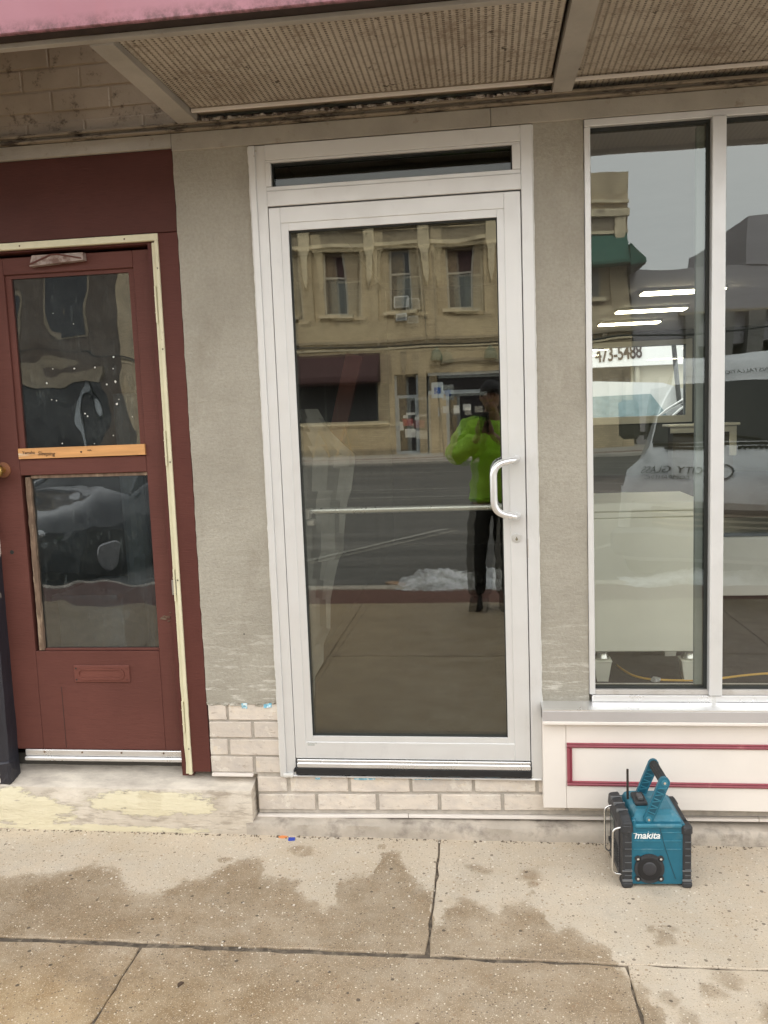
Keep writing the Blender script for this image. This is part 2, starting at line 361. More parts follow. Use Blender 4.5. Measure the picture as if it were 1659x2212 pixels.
def m_alu(name='satin_aluminium', col=(.75, .75, .745), metal=.35, rough=.42):
    t = NT(name)
    c = t.mix(t.ramp(t.noise(4, 4, .6), [(.3, 0), (.7, 1)]), sc(col, .94), col)
    c = t.mix(t.ramp(t.noise(9, 7, .8, stretch=(1, 1, .5)), [(.56, 0), (.74, .35)]), c, sc(col, .74))
    rough = t.ramp(t.noise(12, 5, .7), [(.3, rough-.08), (.7, rough+.12)])
    n = t.bump(t.noise(300, 2, .5, stretch=(1, 1, .05)), .05, .001)
    t.bsdf(c, rough, metal, n, .5); return t.m
M_ALU = m_alu()
M_ALU_B = m_alu('bright_aluminium', (.86, .86, .86), .75, .3)
M_ALU_DIRTY = simple('aged_aluminium', (.60, .57, .54), .45, .35, var=.08, vs=5, bump=.15, dirt=(.44, .40, .35), dth=(.52, .75), ds=12)
M_CHROME = simple('chrome', (.75, .75, .74), .18, 1, var=.05, bump=0)
M_RUBBER = simple('black_rubber', (.012, .012, .013), .6, var=.2, bump=.2)
M_GASKET = simple('gasket', (.02, .022, .02), .7, var=.1, bump=0)
M_CAULK = simple('white_caulk', (.74, .73, .70), .6, var=.08, vs=30, bump=.5, bs=60)
M_WHITEPAINT = simple('off_white_trim_paint', (.80, .745, .69), .6, var=.04, vs=3, bump=.12, bs=50, dirt=(.60, .55, .49), dth=(.62, .82), ds=4)
M_BURG = simple('burgundy_moulding', (.29, .062, .085), .45, var=.12, vs=10, bump=.15, dirt=(.42, .15, .16), dth=(.60, .7), ds=14)
M_BLUEFOAM = simple('blue_flashing_film', (.22, .55, .72), .6, var=.4, vs=60, bump=.5, dirt=(.75, .85, .88), dth=(.5, .56), ds=70)
def m_soffit():
    t = NT('perforated_soffit_metal'); x, y, z = t.sep()
    c = t.mix(t.ramp(t.noise(3, 5, .6), [(.3, 0), (.7, 1)]), (.45, .39, .32), (.60, .54, .46))
    fx = t.math('ABSOLUTE', t.math('SUBTRACT', t.math('FRACT', t.math('MULTIPLY', x, 50)), .5))
    fy = t.math('ABSOLUTE', t.math('SUBTRACT', t.math('FRACT', t.math('MULTIPLY', y, 75)), .5))
    hole = t.math('MULTIPLY', t.math('GREATER_THAN', fx, .30), t.math('LESS_THAN', fy, .22))
    groove = t.ramp(fx, [(.26, 0), (.46, .28)])
    c = t.mix(groove, c, (.17, .13, .09))
    c = t.mix(t.math('MULTIPLY', hole, .9), c, (.05, .038, .028))
    c = t.mix(t.ramp(t.noise(7, 7, .85), [(.50, 0), (.64, .7)]), c, (.24, .185, .14))
    c = t.mix(t.ramp(t.noise(60, 5, .8), [(.54, 0), (.66, .7)]), c, (.15, .11, .08))
    c = t.mix(t.ramp(t.noise(24, 5, .7), [(.64, 0), (.67, .9)]), c, (.06, .042, .03))
    c = t.mix(t.ramp(t.noise(2.1, 5, .7), [(.66, 0), (.74, .45)]), c, (.68, .62, .46))
    t.bsdf(c, .7, .1, t.bump(t.noise(50, 4), .2, .003), .3); return t.m
M_SOFFIT = m_soffit()
def m_grime(name, col, grime, th=.52, s1=9, st=None, base2=None):
    t = NT(name)
    c = t.mix(t.ramp(t.noise(4, 5, .6), [(.3, 0), (.7, 1)]), sc(col, .85), sc(col, 1.15))
    c = t.mix(t.ramp(t.noise(s1, 7, .75, stretch=st), [(th, 0), (th+.12, 1)]), c, grime)
    t.bsdf(c, .8, 0, t.bump(t.noise(45, 5, .7), .5, .004), .25); return t.m
M_BOARD = m_grime('grimy_painted_brick', (.37, .305, .23), (.09, .068, .05), .55, 12)
M_HEADFLASH = m_grime('head_flashing_paint', (.40, .37, .32), (.27, .23, .18), .58, 10)
M_RUSTLEDGE = m_grime('grimy_ledge', (.28, .235, .18), (.055, .042, .032), .50, 22, (.4, 1, 1))
M_BEAM = m_grime('galvanised_beam', (.43, .40, .36), (.30, .26, .21), .62, 12)
def m_pink():
    t = NT('faded_pink_fascia'); x, y, z = t.sep()
    c = t.mix(t.ramp(t.noise(1.6, 5, .6), [(.3, 0), (.7, 1)]), (.34, .145, .18), (.42, .205, .245))
    c = t.mix(t.ramp(t.noise(6, 5, .7, stretch=(1, 1, .15)), [(.55, 0), (.75, .4)]), c, (.42, .15, .17))
    lowd = t.ramp(t.math('SUBTRACT', z, 2.49), [(.0, 1), (.05, 0)])
    c = t.mix(t.math('MULTIPLY', lowd, t.ramp(t.noise(30, 6, .75), [(.4, 0), (.6, 1)])), c, (.06, .035, .03))
    t.bsdf(c, .55, 0, t.bump(t.noise(80, 3), .1, .002), .4); return t.m
M_PINK = m_pink()
M_DARKGAP = simple('dark_gap', (.035, .022, .018), .9, var=.3, vs=20, bump=.3)
# glass
M_GL_OUT = glass('door_glass_outer', (.86, .87, .84), .085, 1.05, wav=.00, rtint=(.93, .97, .93))
M_GL_IN = glass('door_glass_inner', (.84, .85, .82), .07, 1.0, rtint=(1, .97, .9))
M_GL_WIN = glass('shop_window_glass', (.97, .99, .97), .078, 1.2, wav=.0, rtint=(.93, 1, .985))
M_GL_OLD = glass('old_dirty_glass', (.75, .80, .82), .03, 1.1, wav=.004, wsc=3.0, haze=.09, hazecol=(.20, .23, .23))
M_GL_TRAN = glass('transom_glass', (.8, .83, .80), .0, .6)

# ================================================================ SETTING: ground
struct(O('terrain', MB().quad((-400, -400, -.62), (400, -400, -.62), (400, 400, -.62), (-400, 400, -.62)), M_TERRAIN))
struct(O('sidewalk', MB().box(-14, 14, -4.08, .4, G-.20, G-.0065), M_JOINT)); side = bpy.data.objects['sidewalk']
def slab(x0, x1, y0, y1, k=0):
    g = .0045
    x0 += g; x1 -= g; y0 += g; y1 -= g
    if k: # fine irregular edge near the camera
        nx = max(2, int((x1-x0)/.05)); ny = max(2, int((y1-y0)/.05))
        P = [(x0+(x1-x0)*i/nx, y0) for i in range(nx)] + [(x1, y0+(y1-y0)*i/ny) for i in range(ny)] + [(x1-(x1-x0)*i/nx, y1) for i in range(nx)] + [(x0, y1-(y1-y0)*i/ny) for i in range(ny)]
        j = [(random.gauss(0, .0022), random.gauss(0, .0022)) for _ in P]
        cx, cy = (x0+x1)/2, (y0+y1)/2
        ring = lambda ins, z, a: [(px+jx*a+(ins if px < cx else -ins)*(abs(px-x0) < .03 or abs(px-x1) < .03), py+jy*a+(ins if py < cy else -ins)*(abs(py-y0) < .03 or abs(py-y1) < .03), z) for (px, py), (jx, jy) in zip(P, j)]
        mb = MB().loft([ring(0, G-.03, 1), ring(0, G-.003, 1), ring(.003, G, 1.2)])
    else: mb = MB().box(x0, x1, y0, y1, G-.03, G, .004)
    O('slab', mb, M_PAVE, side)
for a, b in ((-3.2, -1.3), (-1.3, .561)): slab(a, b, -.745, .06, 1)
for a, b in ((.561, 2.42), (2.42, 4.3)): slab(a, b, -.754, .06, 1)
for a, b in ((-3.33, -1.83), (-1.83, -.34), (-.34, 1.147), (1.147, 2.64), (2.64, 4.3)):
    slab(a, b, -2.42, -.760 if a < 1 else -.755, 1); slab(a, b, -4.08, -2.42)
for i in range(5):
    for s in (-1, 1):
        a = 4.3+i*1.9 if s > 0 else -3.33-(i+1)*1.9
        for y0, y1 in ((-.752, .06), (-2.42, -.752), (-4.08, -2.42)): slab(a, a+1.9, y0, y1)
struct(O('brick_strip', MB().box(-14, 14, -4.72, -4.08, G-.2, G-.008), M_REDBAND))
struct(O('kerb', MB().box(-14, 14, -4.92, -4.72, G-.3, G-.004, .012), M_LEDGE))
road = MB()
for i in range(24):
    for j in range(10):
        xs = (-45+i*90/24, -45+(i+1)*90/24); ys = (-4.9-j*20.7/10, -4.9-(j+1)*20.7/10)
        f = lambda yy: -.365+.235*((-4.9-yy)/20.7)**1.3
        road.quad((xs[0], ys[0], f(ys[0])), (xs[0], ys[1], f(ys[1])), (xs[1], ys[1], f(ys[1])), (xs[1], ys[0], f(ys[0])))
struct(O('road', road, M_ASPH))
mk = MB()
for (y0, y1) in ((-14.3, -14.42), (-16.0, -16.12), (-20.9, -21.0)):
    z = -.365+.235*((-4.9-y0)/20.7)**1.3+.006
    mk.quad((-40, y0, z), (40, y0, z), (40, y1, z), (-40, y1, z))
for xx in (-2.4, .9, 3.9, 6.9):
    mk.quad((xx, -5.6, -.352), (xx+.11, -5.6, -.352), (xx+2.6, -9.6, -.325), (xx+2.49, -9.6, -.325))
struct(O('road_marking', mk, simple('worn_road_paint', (.33, .32, .29), .8, var=.3, vs=6, bump=0)))
struct(O('far_sidewalk', MB().box(-45, 45, -60, -25.6, -.5, -.02, .02), M_FARWALK))
struct(O('far_paving_band', MB().box(-45, 45, -26.7, -26.1, -.03, -.016), M_REDBAND))
struct(O('back_lot', MB().box(-30, 45, 14.3, 60, -.5, -.1), M_ASPH))

# ================================================================ SHOPFRONT
def wall(name, x0, x1, y0, y1, z0, z1, mat): return struct(O(name, MB().box(x0, x1, y0, y1, z0, z1), mat))
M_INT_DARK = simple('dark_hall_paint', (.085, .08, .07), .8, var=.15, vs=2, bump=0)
M_INT_WALL = simple('interior_wall_paint', (.30, .30, .28), .8, var=.06, vs=2, bump=0)
M_INT_CEIL = simple('ceiling_paint', (.60, .58, .58), .8, var=.04, vs=2, bump=0)
M_CARPET = simple('purple_brown_carpet', (.050, .038, .043), .95, var=.2, vs=14, bump=.4, bs=200, dirt=(.09, .075, .08), dth=(.55, .8), ds=5)
M_UPPER = simple('upper_wall_paint', (.34, .30, .25), .85, var=.1, vs=3, bump=.2)

# wall above the canopy and the building shell (keeps the sky out of the rooms)
wall('upper_wall', -14, 14, .02, .35, 2.515, 8.0, M_UPPER)
wall('roof', -14, 14, .35, 14.2, 3.3, 3.5, M_UPPER)
wall('shop_floor', 1.05, 9, .12, 14, -.1, .1, M_CARPET)
wall('shop_ceiling', 1.05, 9, .02, 14, 2.9, 3.05, M_INT_CEIL)
wall('partition_wall', .985, 1.05, .13, 14, -.1, 3.3, M_INT_WALL)
wall('shop_side_wall', 9, 9.15, .05, 14.2, -.1, 3.3, M_INT_WALL)
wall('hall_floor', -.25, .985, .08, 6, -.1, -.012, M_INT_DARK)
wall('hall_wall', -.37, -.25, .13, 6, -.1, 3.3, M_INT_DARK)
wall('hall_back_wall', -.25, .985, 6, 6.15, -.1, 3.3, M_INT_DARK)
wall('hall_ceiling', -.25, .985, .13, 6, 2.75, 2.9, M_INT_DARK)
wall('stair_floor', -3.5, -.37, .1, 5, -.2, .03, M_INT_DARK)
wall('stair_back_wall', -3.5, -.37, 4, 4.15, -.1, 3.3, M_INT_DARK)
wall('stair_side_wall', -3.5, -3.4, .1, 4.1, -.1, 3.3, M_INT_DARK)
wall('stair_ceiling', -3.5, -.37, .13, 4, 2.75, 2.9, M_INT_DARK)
# back wall of the shop with its window opening
WX0, WX1, WZ0, WZ1 = 2.2, 4.69, 1.245, 2.61
bw = MB().box(1.05, WX0, 14, 14.2, -.1, 2.9).box(WX1, 9, 14, 14.2, -.1, 2.9).box(WX0, WX1, 14, 14.2, -.1, WZ0).box(WX0, WX1, 14, 14.2, WZ1, 2.9)
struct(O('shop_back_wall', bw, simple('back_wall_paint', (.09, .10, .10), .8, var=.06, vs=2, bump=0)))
t = thing('back_window', 'white framed window in the far wall of the shop, bright with daylight', 'window', (3.4, 14, 1.2))
M_TRIMW = simple('white_interior_trim', (.62, .63, .60), .5, var=.04, vs=3, bump=0)
fr = O('frame', MB().box(WX0-.1, WX1+.12, 13.96, 13.998, WZ0-.14, WZ0, .005).box(WX0-.1, WX1+.12, 13.96, 13.998, WZ1, WZ1+.1, .005).box(WX1, WX1+.12, 13.955, 13.998, WZ0, WZ1, .005).box(WX0-.1, WX0, 13.955, 13.998, WZ0, WZ1, .005), M_TRIMW, t)
O('pane', MB().box(WX0, WX1, 14.08, 14.086, WZ0, WZ1), glass('back_window_glass', (.93, .95, .94), .02, 1), t)
# casing of a low panelled partition deeper in the shop
t = thing('panelled_counter', 'low white panelled counter in front of the back wall', 'counter', (4.6, 12.9, .1))
O('body', MB().box(4.15, 5.2, 12.6, 13.0, .1, 1.0), M_INT_DARK, t)
O('moulding', MB().box(4.1, 5.25, 12.56, 12.598, .93, 1.04, .006).box(5.13, 5.25, 12.56, 12.598, .5, .93, .006), M_TRIMW, t)
O('countertop', MB().box(4.05, 5.3, 12.52, 13.05, 1.04, 1.09, .01), M_TRIMW, t)

# fluorescent ceiling lights
M_TUBE = emitter('fluorescent_light', (1.0, .90, .62), 10.0)
lights_pos = [(3.32, 8.2), (3.3, 10.15), (3.28, 11.95)]
for i, (cx, cy) in enumerate(lights_pos):
    t = thing('ceiling_light', ['nearest of the three lit fluorescent fittings in a row on the shop ceiling', 'middle lit fluorescent fitting on the shop ceiling',
              'farthest lit fluorescent fitting on the shop ceiling, above the back window'][i], 'ceiling light', (cx, cy, 2.9), 'fluorescent lights on the shop ceiling')
    O('housing', MB().box(cx-.52, cx+.52, cy-.16, cy+.16, 2.86, 2.899), M_TRIMW, t)
    O('diffuser', MB().box(cx-.5, cx+.5, cy-.14, cy+.14, 2.845, 2.859), M_TUBE, t)
for i, (cx, cy) in enumerate([(6.2, 5.0), (6.2, 9.5)]):  # two out-of-view fittings added to brighten the shop ceiling and interior
    t = thing('ceiling_light', ['lit fluorescent fitting over the right side of the shop, nearer the street', 'lit fluorescent fitting over the right side of the shop, nearer the back'][i], 'ceiling light', (cx, cy, 2.9), 'fluorescent lights on the shop ceiling')
    O('housing', MB().box(cx-.52, cx+.52, cy-.16, cy+.16, 2.86, 2.899), M_TRIMW, t)
    O('diffuser', MB().box(cx-.5, cx+.5, cy-.14, cy+.14, 2.845, 2.859), M_TUBE, t)

# ---- plaster piers
def pier(x0, x1, z0, z1, label):
    nx, nz = max(2, int((x1-x0)/.03)), int((z1-z0)/.03)
    mb = MB(); V = [[mb.b.verts.new((x0+(x1-x0)*i/nx + (random.gauss(0, .0007) if i in (0, nx) else 0), -.001+mnoise.noise(Vector((i*.3, j*.3, x0)))*.0022,
             z0+(z1-z0)*j/nz + (random.gauss(0, .0035) if j == 0 else 0))) for i in range(nx+1)] for j in range(nz+1)]
    B = [[mb.b.verts.new((x0 if i == 0 else x1, .12, z0+(z1-z0)*j/nz)) for i in (0, 1)] for j in range(nz+1)]
    for j in range(nz):
        for i in range(nx): mb.b.faces.new((V[j][i], V[j][i+1], V[j+1][i+1], V[j+1][i]))
        mb.b.faces.new((B[j][0], V[j][0], V[j+1][0], B[j+1][0])); mb.b.faces.new((V[j][nx], B[j][1], B[j+1][1], V[j+1][nx]))
    mb.b.faces.new([V[0][i] for i in range(nx+1)]+[B[0][1], B[0][0]][::1])
    return tag(O('plaster_pier', mb, M_PLASTER, smooth=True), label, 'pier')
pier(-.353, -.0645, .287, 2.41, 'rough grey plaster pier between the maroon wood door and the glass door')
pier(.960, 1.136, .300, 2.41, 'narrow grey plaster pier between the glass door and the shop window')
struct(O('pier_core', MB().box(-.352, -.066, .04, .13, -.2, 2.6).box(.962, 1.134, .04, .13, -.2, 2.6), M_MORTAR))

# ---- brick base
bb = thing('low_brick_wall', 'pale painted brick base under the glass door and beside the doorstep', 'wall', (.4, .05, -.17))
mo = MB().box(-.351, -.066, .007, .12, -.006, .286)
mo.prism([(-.164, -.168), (3.6, -.118), (3.6, .28), (.945, .28), (.945, -.006), (-.066, -.006), (-.066, .286), (-.10, .286), (-.164, .2)], .0075, .118)
O('mortar', mo, M_MORTAR, bb)
sl_ = .0165
def brick(x0, x1, z0, z1, s0=0., s1=0.):
    mb = MB(); d = random.uniform(-.0012, .0012)
    mb.box(x0, x1, d, .06, z0, z1, .002)
    bmesh.ops.subdivide_edges(mb.b, edges=[e for e in mb.b.edges if e.calc_length() > .05], cuts=3)
    for v in mb.b.verts:
        v.co.z += sl_*v.co.x*(1 if s0 else 0); v.co += mnoise.noise_vector(v.co*35)*.0016; v.co.y += abs(mnoise.noise(v.co*60))*.0012
    O('brick', mb, M_BRICK, bb)
H = .0735
for z0, xs in ((.219, [(-.350, -.277), (-.266, -.066)]), (.147, [(-.350, -.178), (-.166, -.066)]), (.0745, [(-.351, -.280), (-.268, -.066)]), (.003, [(-.351, -.179), (-.166, -.066)])):
    for a, b in xs: brick(a, b, z0, z0+.0625+(.004 if z0 > .2 else 0))
x = -.030; row5 = [(-.163, -.045)]
while x < 3.5: row5.append((x, x+.2315)); x += .2435
row6 = [(-.163, .067)]; x = .080
while x < 3.5: row6.append((x, x+.230)); x += .2440
for a, b in row5: brick(a, b, -.0755, -.0135, 1)
for a, b in row6: brick(a, b, -.1495, -.087, 1)
for zz, st in ((-.0015, .98), (.060, .98), (.133, .98), (.205, .98)):      # bricks behind the bulkhead panel
    x = st + (0 if zz in (-.0015, .133) else .11)
    while x < 3.4: brick(x, x+.231, zz, zz+.061, 1); x += .2435
# broken top course under the door sill
x = -.045
while x < .93:
    L = random.uniform(.05, .19); mb = MB().box(x, min(.94, x+L-.006), .001, .06, -.0125, -.006+random.uniform(0, .002), .001)
    for v in mb.b.verts: v.co.z += sl_*v.co.x-.001; v.co += mnoise.noise_vector(v.co*50)*.0015
    O('brick_fragment', mb, M_CHIP, bb); x += L
for x0, x1, zt in ((.073, .093, -.003), (.228, .313, -.003), (.455, .535, -.004), (.60, .64, -.005), (.74, .80, -.004)):
    mb = MB().box(x0, x1, -.0030, .01, -.0235+sl_*x0, zt-.004+sl_*x0, .001); bmesh.ops.subdivide_edges(mb.b, edges=mb.b.edges[:], cuts=3); mb.jitter(.003, 70)
    O('blue_film', mb, M_BLUEFOAM, bb)
for x0, x1, z0, z1 in ((-.213, -.190, .266, .287), (-.122, -.088, .270, .290)):
    mb = MB().box(x0, x1, -.0022, .01, z0, z1, .001); bmesh.ops.subdivide_edges(mb.b, edges=mb.b.edges[:], cuts=2); mb.jitter(.006, 60)
    O('blue_film', mb, M_BLUEFOAM, bb)
# ragged plaster crumbs at the foot of the pier
mb = MB()
for i in range(42):
    xx = random.uniform(-.35, -.068); zz = .285+random.uniform(-.006, .006)+(.008 if xx > -.13 else 0)
    mb.box(xx-random.uniform(.002, .012), xx+random.uniform(.002, .012), -.003, .004, zz-random.uniform(.001, .004), zz+random.uniform(.001, .004))
mb.jitter(.004, 90); O('plaster_crumbs', mb, M_PLASTER, bb, kind='stuff')
# white strips under the bricks
for a, b in ((-.170, .437), (.439, 1.75), (1.752, 3.6)):
    mb = MB().box(a, b, -.006, .03, -.181+.018*0, -.170, .001)
    for v in mb.b.verts: v.co.z += .0135*v.co.x + .004*math.sin(v.co.x*2)
    O('edge_strip', mb, M_WHITEPAINT, bb)
O('edge_strip', MB().box(-.348, -.180, -.008, .03, -.0125, -.0015, .001), M_WHITEPAINT, bb)

# ---- concrete ledge and step
def rough_block(name, x0, x1, y0, y1, zf, zb, zbot, mat, n=90, amp=.004, endx=None):
    mb = MB(); rings = []
    for i in range(n+1):
        x = x0+(x1-x0)*i/n
        a = lambda k, s=1: mnoise.noise(Vector((x*9, k*3.1, 2.2)))*amp*s + mnoise.noise(Vector((x*38, k*3.1, 5.2)))*amp*.5*s
        rings.append([(x, y0+a(1)*.6, zbot), (x, y0+a(2), zbot+(zf-zbot)*.5), (x, y0+.002+a(3), zf-.008+a(4)*.5), (x, y0+.010+a(5), zf+a(6)*.4), (x, (y0+y1)/2, (zf+zb)/2+a(7)*.6), (x, y1, zb), (x, y1, zbot)])
    mb.loft(rings); return O(name, mb, mat, smooth=True, angle=50)
tag(rough_block('foundation_ledge', -.205, 4.2, -.048, .06, -.180, -.176, G-.012, M_LEDGE, 200, .006), 'rough low concrete ledge running along the foot of the brick base', 'ledge')
tag(rough_block('doorstep', -3.2, -.178, -.045, .30, -.052, .028, G-.012, M_STEP, 120, .005), 'worn concrete doorstep with peeling cream paint below the maroon door', 'step')
# crumbs and dirt line along the foot of the ledge
mb = MB()
for i in range(420):
    x = random.uniform(-1.3, 2.3); y = (-.052 if x > -.19 else -.05)-abs(random.gauss(0, .007)); r = random.uniform(.0008, .0028)
    mb.box(x-r, x+r*random.uniform(.6, 2), y-r, y+r, G-.001, G+r*random.uniform(.3, 1.1))
mb.jitter(.003, 80); tag(O('grit', mb, simple('brown_grit', (.15, .12, .09), .9, bump=0), kind='stuff'), 'dark grit gathered along the foot of the wall', 'grit')
mb = MB()
for i in range(500):
    x = random.uniform(-1.3, 2.2); y = -.05-abs(random.gauss(0, .28)); r = random.uniform(.001, .003)
    mb.box(x-r, x+r*random.uniform(.6, 2), y-r, y+r, G-.001, G+r*random.uniform(.3, .9))
mb.jitter(.002, 80); tag(O('pale_grit', mb, simple('pale_grit_stone', (.68, .62, .54), .8, bump=0), kind='stuff'), 'scattered pale chips of grit on the pavement', 'grit')

# ---- head flashing, ledge above it
hf = thing('head_flashing', 'long grey painted metal flashing over the doors and the shop window', 'flashing', (.5, 0, 2.41))
for a, b in ((-3.2, -.353), (-.352, .8155), (.8165, 4.2)):
    O('flashing_sheet', MB().box(a, b, -.012, .018, 2.395 if a > -.4 else 2.408, 2.457, .002), M_HEADFLASH, hf)
O('drip_ledge', MB().box(-3.2, 4.2, -.030, .018, 2.4585, 2.468, .003), M_RUSTLEDGE, hf)
mb = MB().box(-3.2, 4.2, -.018, .018, 2.4695, 2.489); mb.box(-3.2, 4.2, -.034, -.020, 2.478, 2.4885, .002)
O('grimy_moulding', mb, M_RUSTLEDGE, hf)
mb = MB()
for i in range(260):
    x = random.uniform(-.23, 1.02); mb.box(x, x+random.uniform(.004, .022), -.037, -.028, 2.484+random.uniform(0, .003), 2.486+random.uniform(.002, .008))
mb.jitter(.006, 60); O('paint_flakes', mb, simple('flaking_paint', (.44, .40, .36), .8, var=.4, vs=40, dirt=(.07, .05, .04), dth=(.45, .55), ds=30), hf, kind='stuff')

# ---- canopy
cp = thing('canopy', 'shallow awning box with pink fascia and perforated metal soffit above the doors', 'canopy', (.5, -.38, 2.5))
mb = MB().box(-3.2, 4.2, -.765, -.750, 2.500, 3.25, .003)
O('fascia', mb, M_PINK, cp)
O('fascia_return', MB().box(-3.2, 4.2, -.749, -.706, 2.503, 2.53), M_DARKGAP, cp)
O('front_angle', MB().box(-3.2, 4.2, -.707, -.684, 2.488, 2.502, .001), M_BEAM, cp)
def beam(xf0, xf1, xb0, xb1, z=2.482):
    mb = MB(); pts = [(xf0, -.686), (xf1, -.686), (xb1, .015), (xb0, .015)]
    O('cross_beam', mb.prism(pts, z, z+.05, 'z'), M_BEAM, cp)
beam(-.333, -.262, -.312, -.240); beam(1.030, 1.103, 1.028, 1.094); beam(2.42, 2.49, 2.42, 2.49); beam(-1.72, -1.65, -1.70, -1.63)
def ribbed(x0, x1, y0, y1, z, sk0=0):
    mb = MB(); p = .02; n = int((x1-x0)/p)
    V = []
    for i in range(n*4+1):
        ph = i % 4; x = x0+i*p/4; dz = (0, 0, .0022, .0022)[ph]
        k = sk0*(1-(x-x0)/(x1-x0))
        V.append((mb.b.verts.new((x, y0, z+dz)), mb.b.verts.new((x+k, y1, z+dz+.004))))
    for a, b in zip(V, V[1:]): mb.b.faces.new((a[0], b[0], b[1], a[1]))
    return O('soffit_panel', mb, M_SOFFIT, cp)
ribbed(-.262, 1.035, -.685, -.104, 2.502, .022); ribbed(1.095, 2.425, -.685, .012, 2.502); ribbed(2.48, 4.1, -.685, .012, 2.502)
O('panel_trim', MB().box(-.238, 1.028, -.106, -.094, 2.492, 2.503, .001), M_WHITEPAINT, cp)
O('panel_trim', MB().box(1.096, 2.42, -.106, -.094, 2.490, 2.5, .001), M_WHITEPAINT, cp)
O('soffit_backing', MB().box(-.262, 4.1, -.75, .02, 2.532, 2.545), M_DARKGAP, cp)
O('canopy_top', MB().box(-3.2, -.262, -.75, .02, 3.20, 3.24), M_BOARD, cp)
ub = thing('upper_brick_wall', 'grimy painted brick wall visible above the maroon door where a soffit panel is missing', 'wall', (-1.7, .01, 2.5))
O('mortar', MB().box(-3.2, -.22, .0035, .019, 2.492, 3.19), M_BOARD, ub)
for r_ in range(9):
    z0 = 2.4935+r_*.0795-.03*(r_ == 0); x = -3.2+(.11 if r_ % 2 else 0)+random.uniform(-.01, .01)
    while x < -.24:
        x1 = min(-.225, x+.222); d = random.uniform(-.002, .001); mb = MB().box(x, x1, d, .018, max(2.4925, z0), z0+.0735, .003)
        if x1-x > .05: bmesh.ops.subdivide_edges(mb.b, edges=[e for e in mb.b.edges if e.calc_length() > .06], cuts=3)
        for v in mb.b.verts: v.co += mnoise.noise_vector(v.co*30)*.002
        if x1-x > .02: O('brick', mb, M_BOARD, ub)
        x += .2285
O('gap_board', MB().box(-.24, 1.03, -.09, -.012, 2.512, 2.524, .002), M_BOARD, cp)

# ---- maroon wall and wooden door
ms = thing('maroon_wall', 'dark maroon painted timber wall around and above the old wooden door', 'wall', (-1.5, .02, 1.2))
O('wall_board', MB().box(-3.2, -.3545, 0, .03, 2.111, 2.407, .002), M_MAROON_DK, ms)
O('jamb_board', MB().box(-.432, -.3545, 0, .035, .001, 2.109, .002), m_maroon('maroon_jamb_paint', (.105, .035, .028)), ms)
O('reveal', MB().box(-.478, -.433, .012, .12, -.02, 2.109).box(-1.18, -.478, .012, .12, 2.075, 2.109), m_maroon('maroon_reveal_paint', (.10, .033, .028)), ms)
wall('left_return_wall', -3.2, -1.36, .0, .1, -.2, 2.108, M_NAVY)
wp = thing('dark_post', 'dark navy post with flaking white paint at the left edge of the maroon door', 'post', (-1.27, -.03, -.05))
mb = MB().box(-1.36, -1.196, -.035, .05, -.055, 2.1, .008); bmesh.ops.subdivide_edges(mb.b, edges=[e for e in mb.b.edges if e.calc_length() > .5], cuts=40); mb.jitter(.003, 9)
O('shaft', mb, M_NAVY, wp)
mb = MB().box(-1.36, -1.192, -.040, .02, -.05, .05, .010); bmesh.ops.subdivide_edges(mb.b, edges=mb.b.edges[:], cuts=3); mb.jitter(.012, 25)
O('base_block', mb, M_NAVY, wp)
# cream steel angle with hinges
ct = thing('cream_door_trim', 'cream painted steel angle trim with hinges framing the maroon door', 'door trim', (-.45, 0, 1.05))
O('head_trim', MB().box(-1.25, -.430, -.006, .012, 2.082, 2.108, .002), M_CREAM, ct)
mb = MB().box(-.444, -.430, -.008, .010, -.008, 2.0815, .0015).box(-.459, -.4465, .002, .030, -.008, 2.0765, .0015)
bmesh.ops.subdivide_edges(mb.b, edges=[e for e in mb.b.edges if e.calc_length() > .5], cuts=50)
for v in mb.b.verts:
    if v.co.z < .45: v.co.x += mnoise.noise(Vector((v.co.z*12, 0, 0)))*.004*(1 if v.co.x < -.4455 else .3)
O('side_trim', mb, M_CREAM, ct)
for z0, z1 in ((1.78, 1.915), (1.237, 1.37), (.704, .831), (.168, .296)):
    hg = MB().tube([(-.4530, -.004, z0), (-.4530, -.004, z1)], .0042, 8)
    for zz in (z0+(z1-z0)*.27, z0+(z1-z0)*.73): hg.box(-.4575, -.4485, -.0092, .001, zz-.0012, zz+.0012)
    O('hinge', hg, M_CREAM, ct)
O('hinge_plate', MB().box(-.4655, -.4465, -.003, .006, .728, .787, .001), simple('dull_steel', (.35, .33, .30), .5, .6), ct)
for zz in (1.98, 1.68, 1.25, .787, .10): O('screw', MB().cyl((-.437, -.0065, zz), (0, -1, 0), .0035, .0015, 8), M_WOODWORN, ct)
for xx in (-.98, -.56): O('screw', MB().cyl((xx, -.0045, 2.094), (0, -1, 0), .0035, .002, 8), M_WOODWORN, ct)

DY = .042
wd = thing('wooden_door', 'old maroon wooden door with two dirty glass panes and a mail slot', 'door', (-.84, DY, .06))
O('left_stile', MB().box(-1.215, -1.084, DY, DY+.04, .072, 2.062, .002), M_MAROON, wd)
O('right_stile', MB().box(-.5535, -.474, DY, DY+.04, .072, 2.062, .002), M_MAROON, wd)
O('top_rail', MB().box(-1.0835, -.554, DY, DY+.04, 1.998, 2.062, .002), M_MAROON, wd)
O('middle_rail', MB().box(-1.0835, -.554, DY, DY+.04, 1.213, 1.278, .002), M_MAROON, wd)
O('bottom_rail', MB().box(-1.0835, -.554, DY+.0005, DY+.04, .072, .489, .002), M_MAROON, wd)
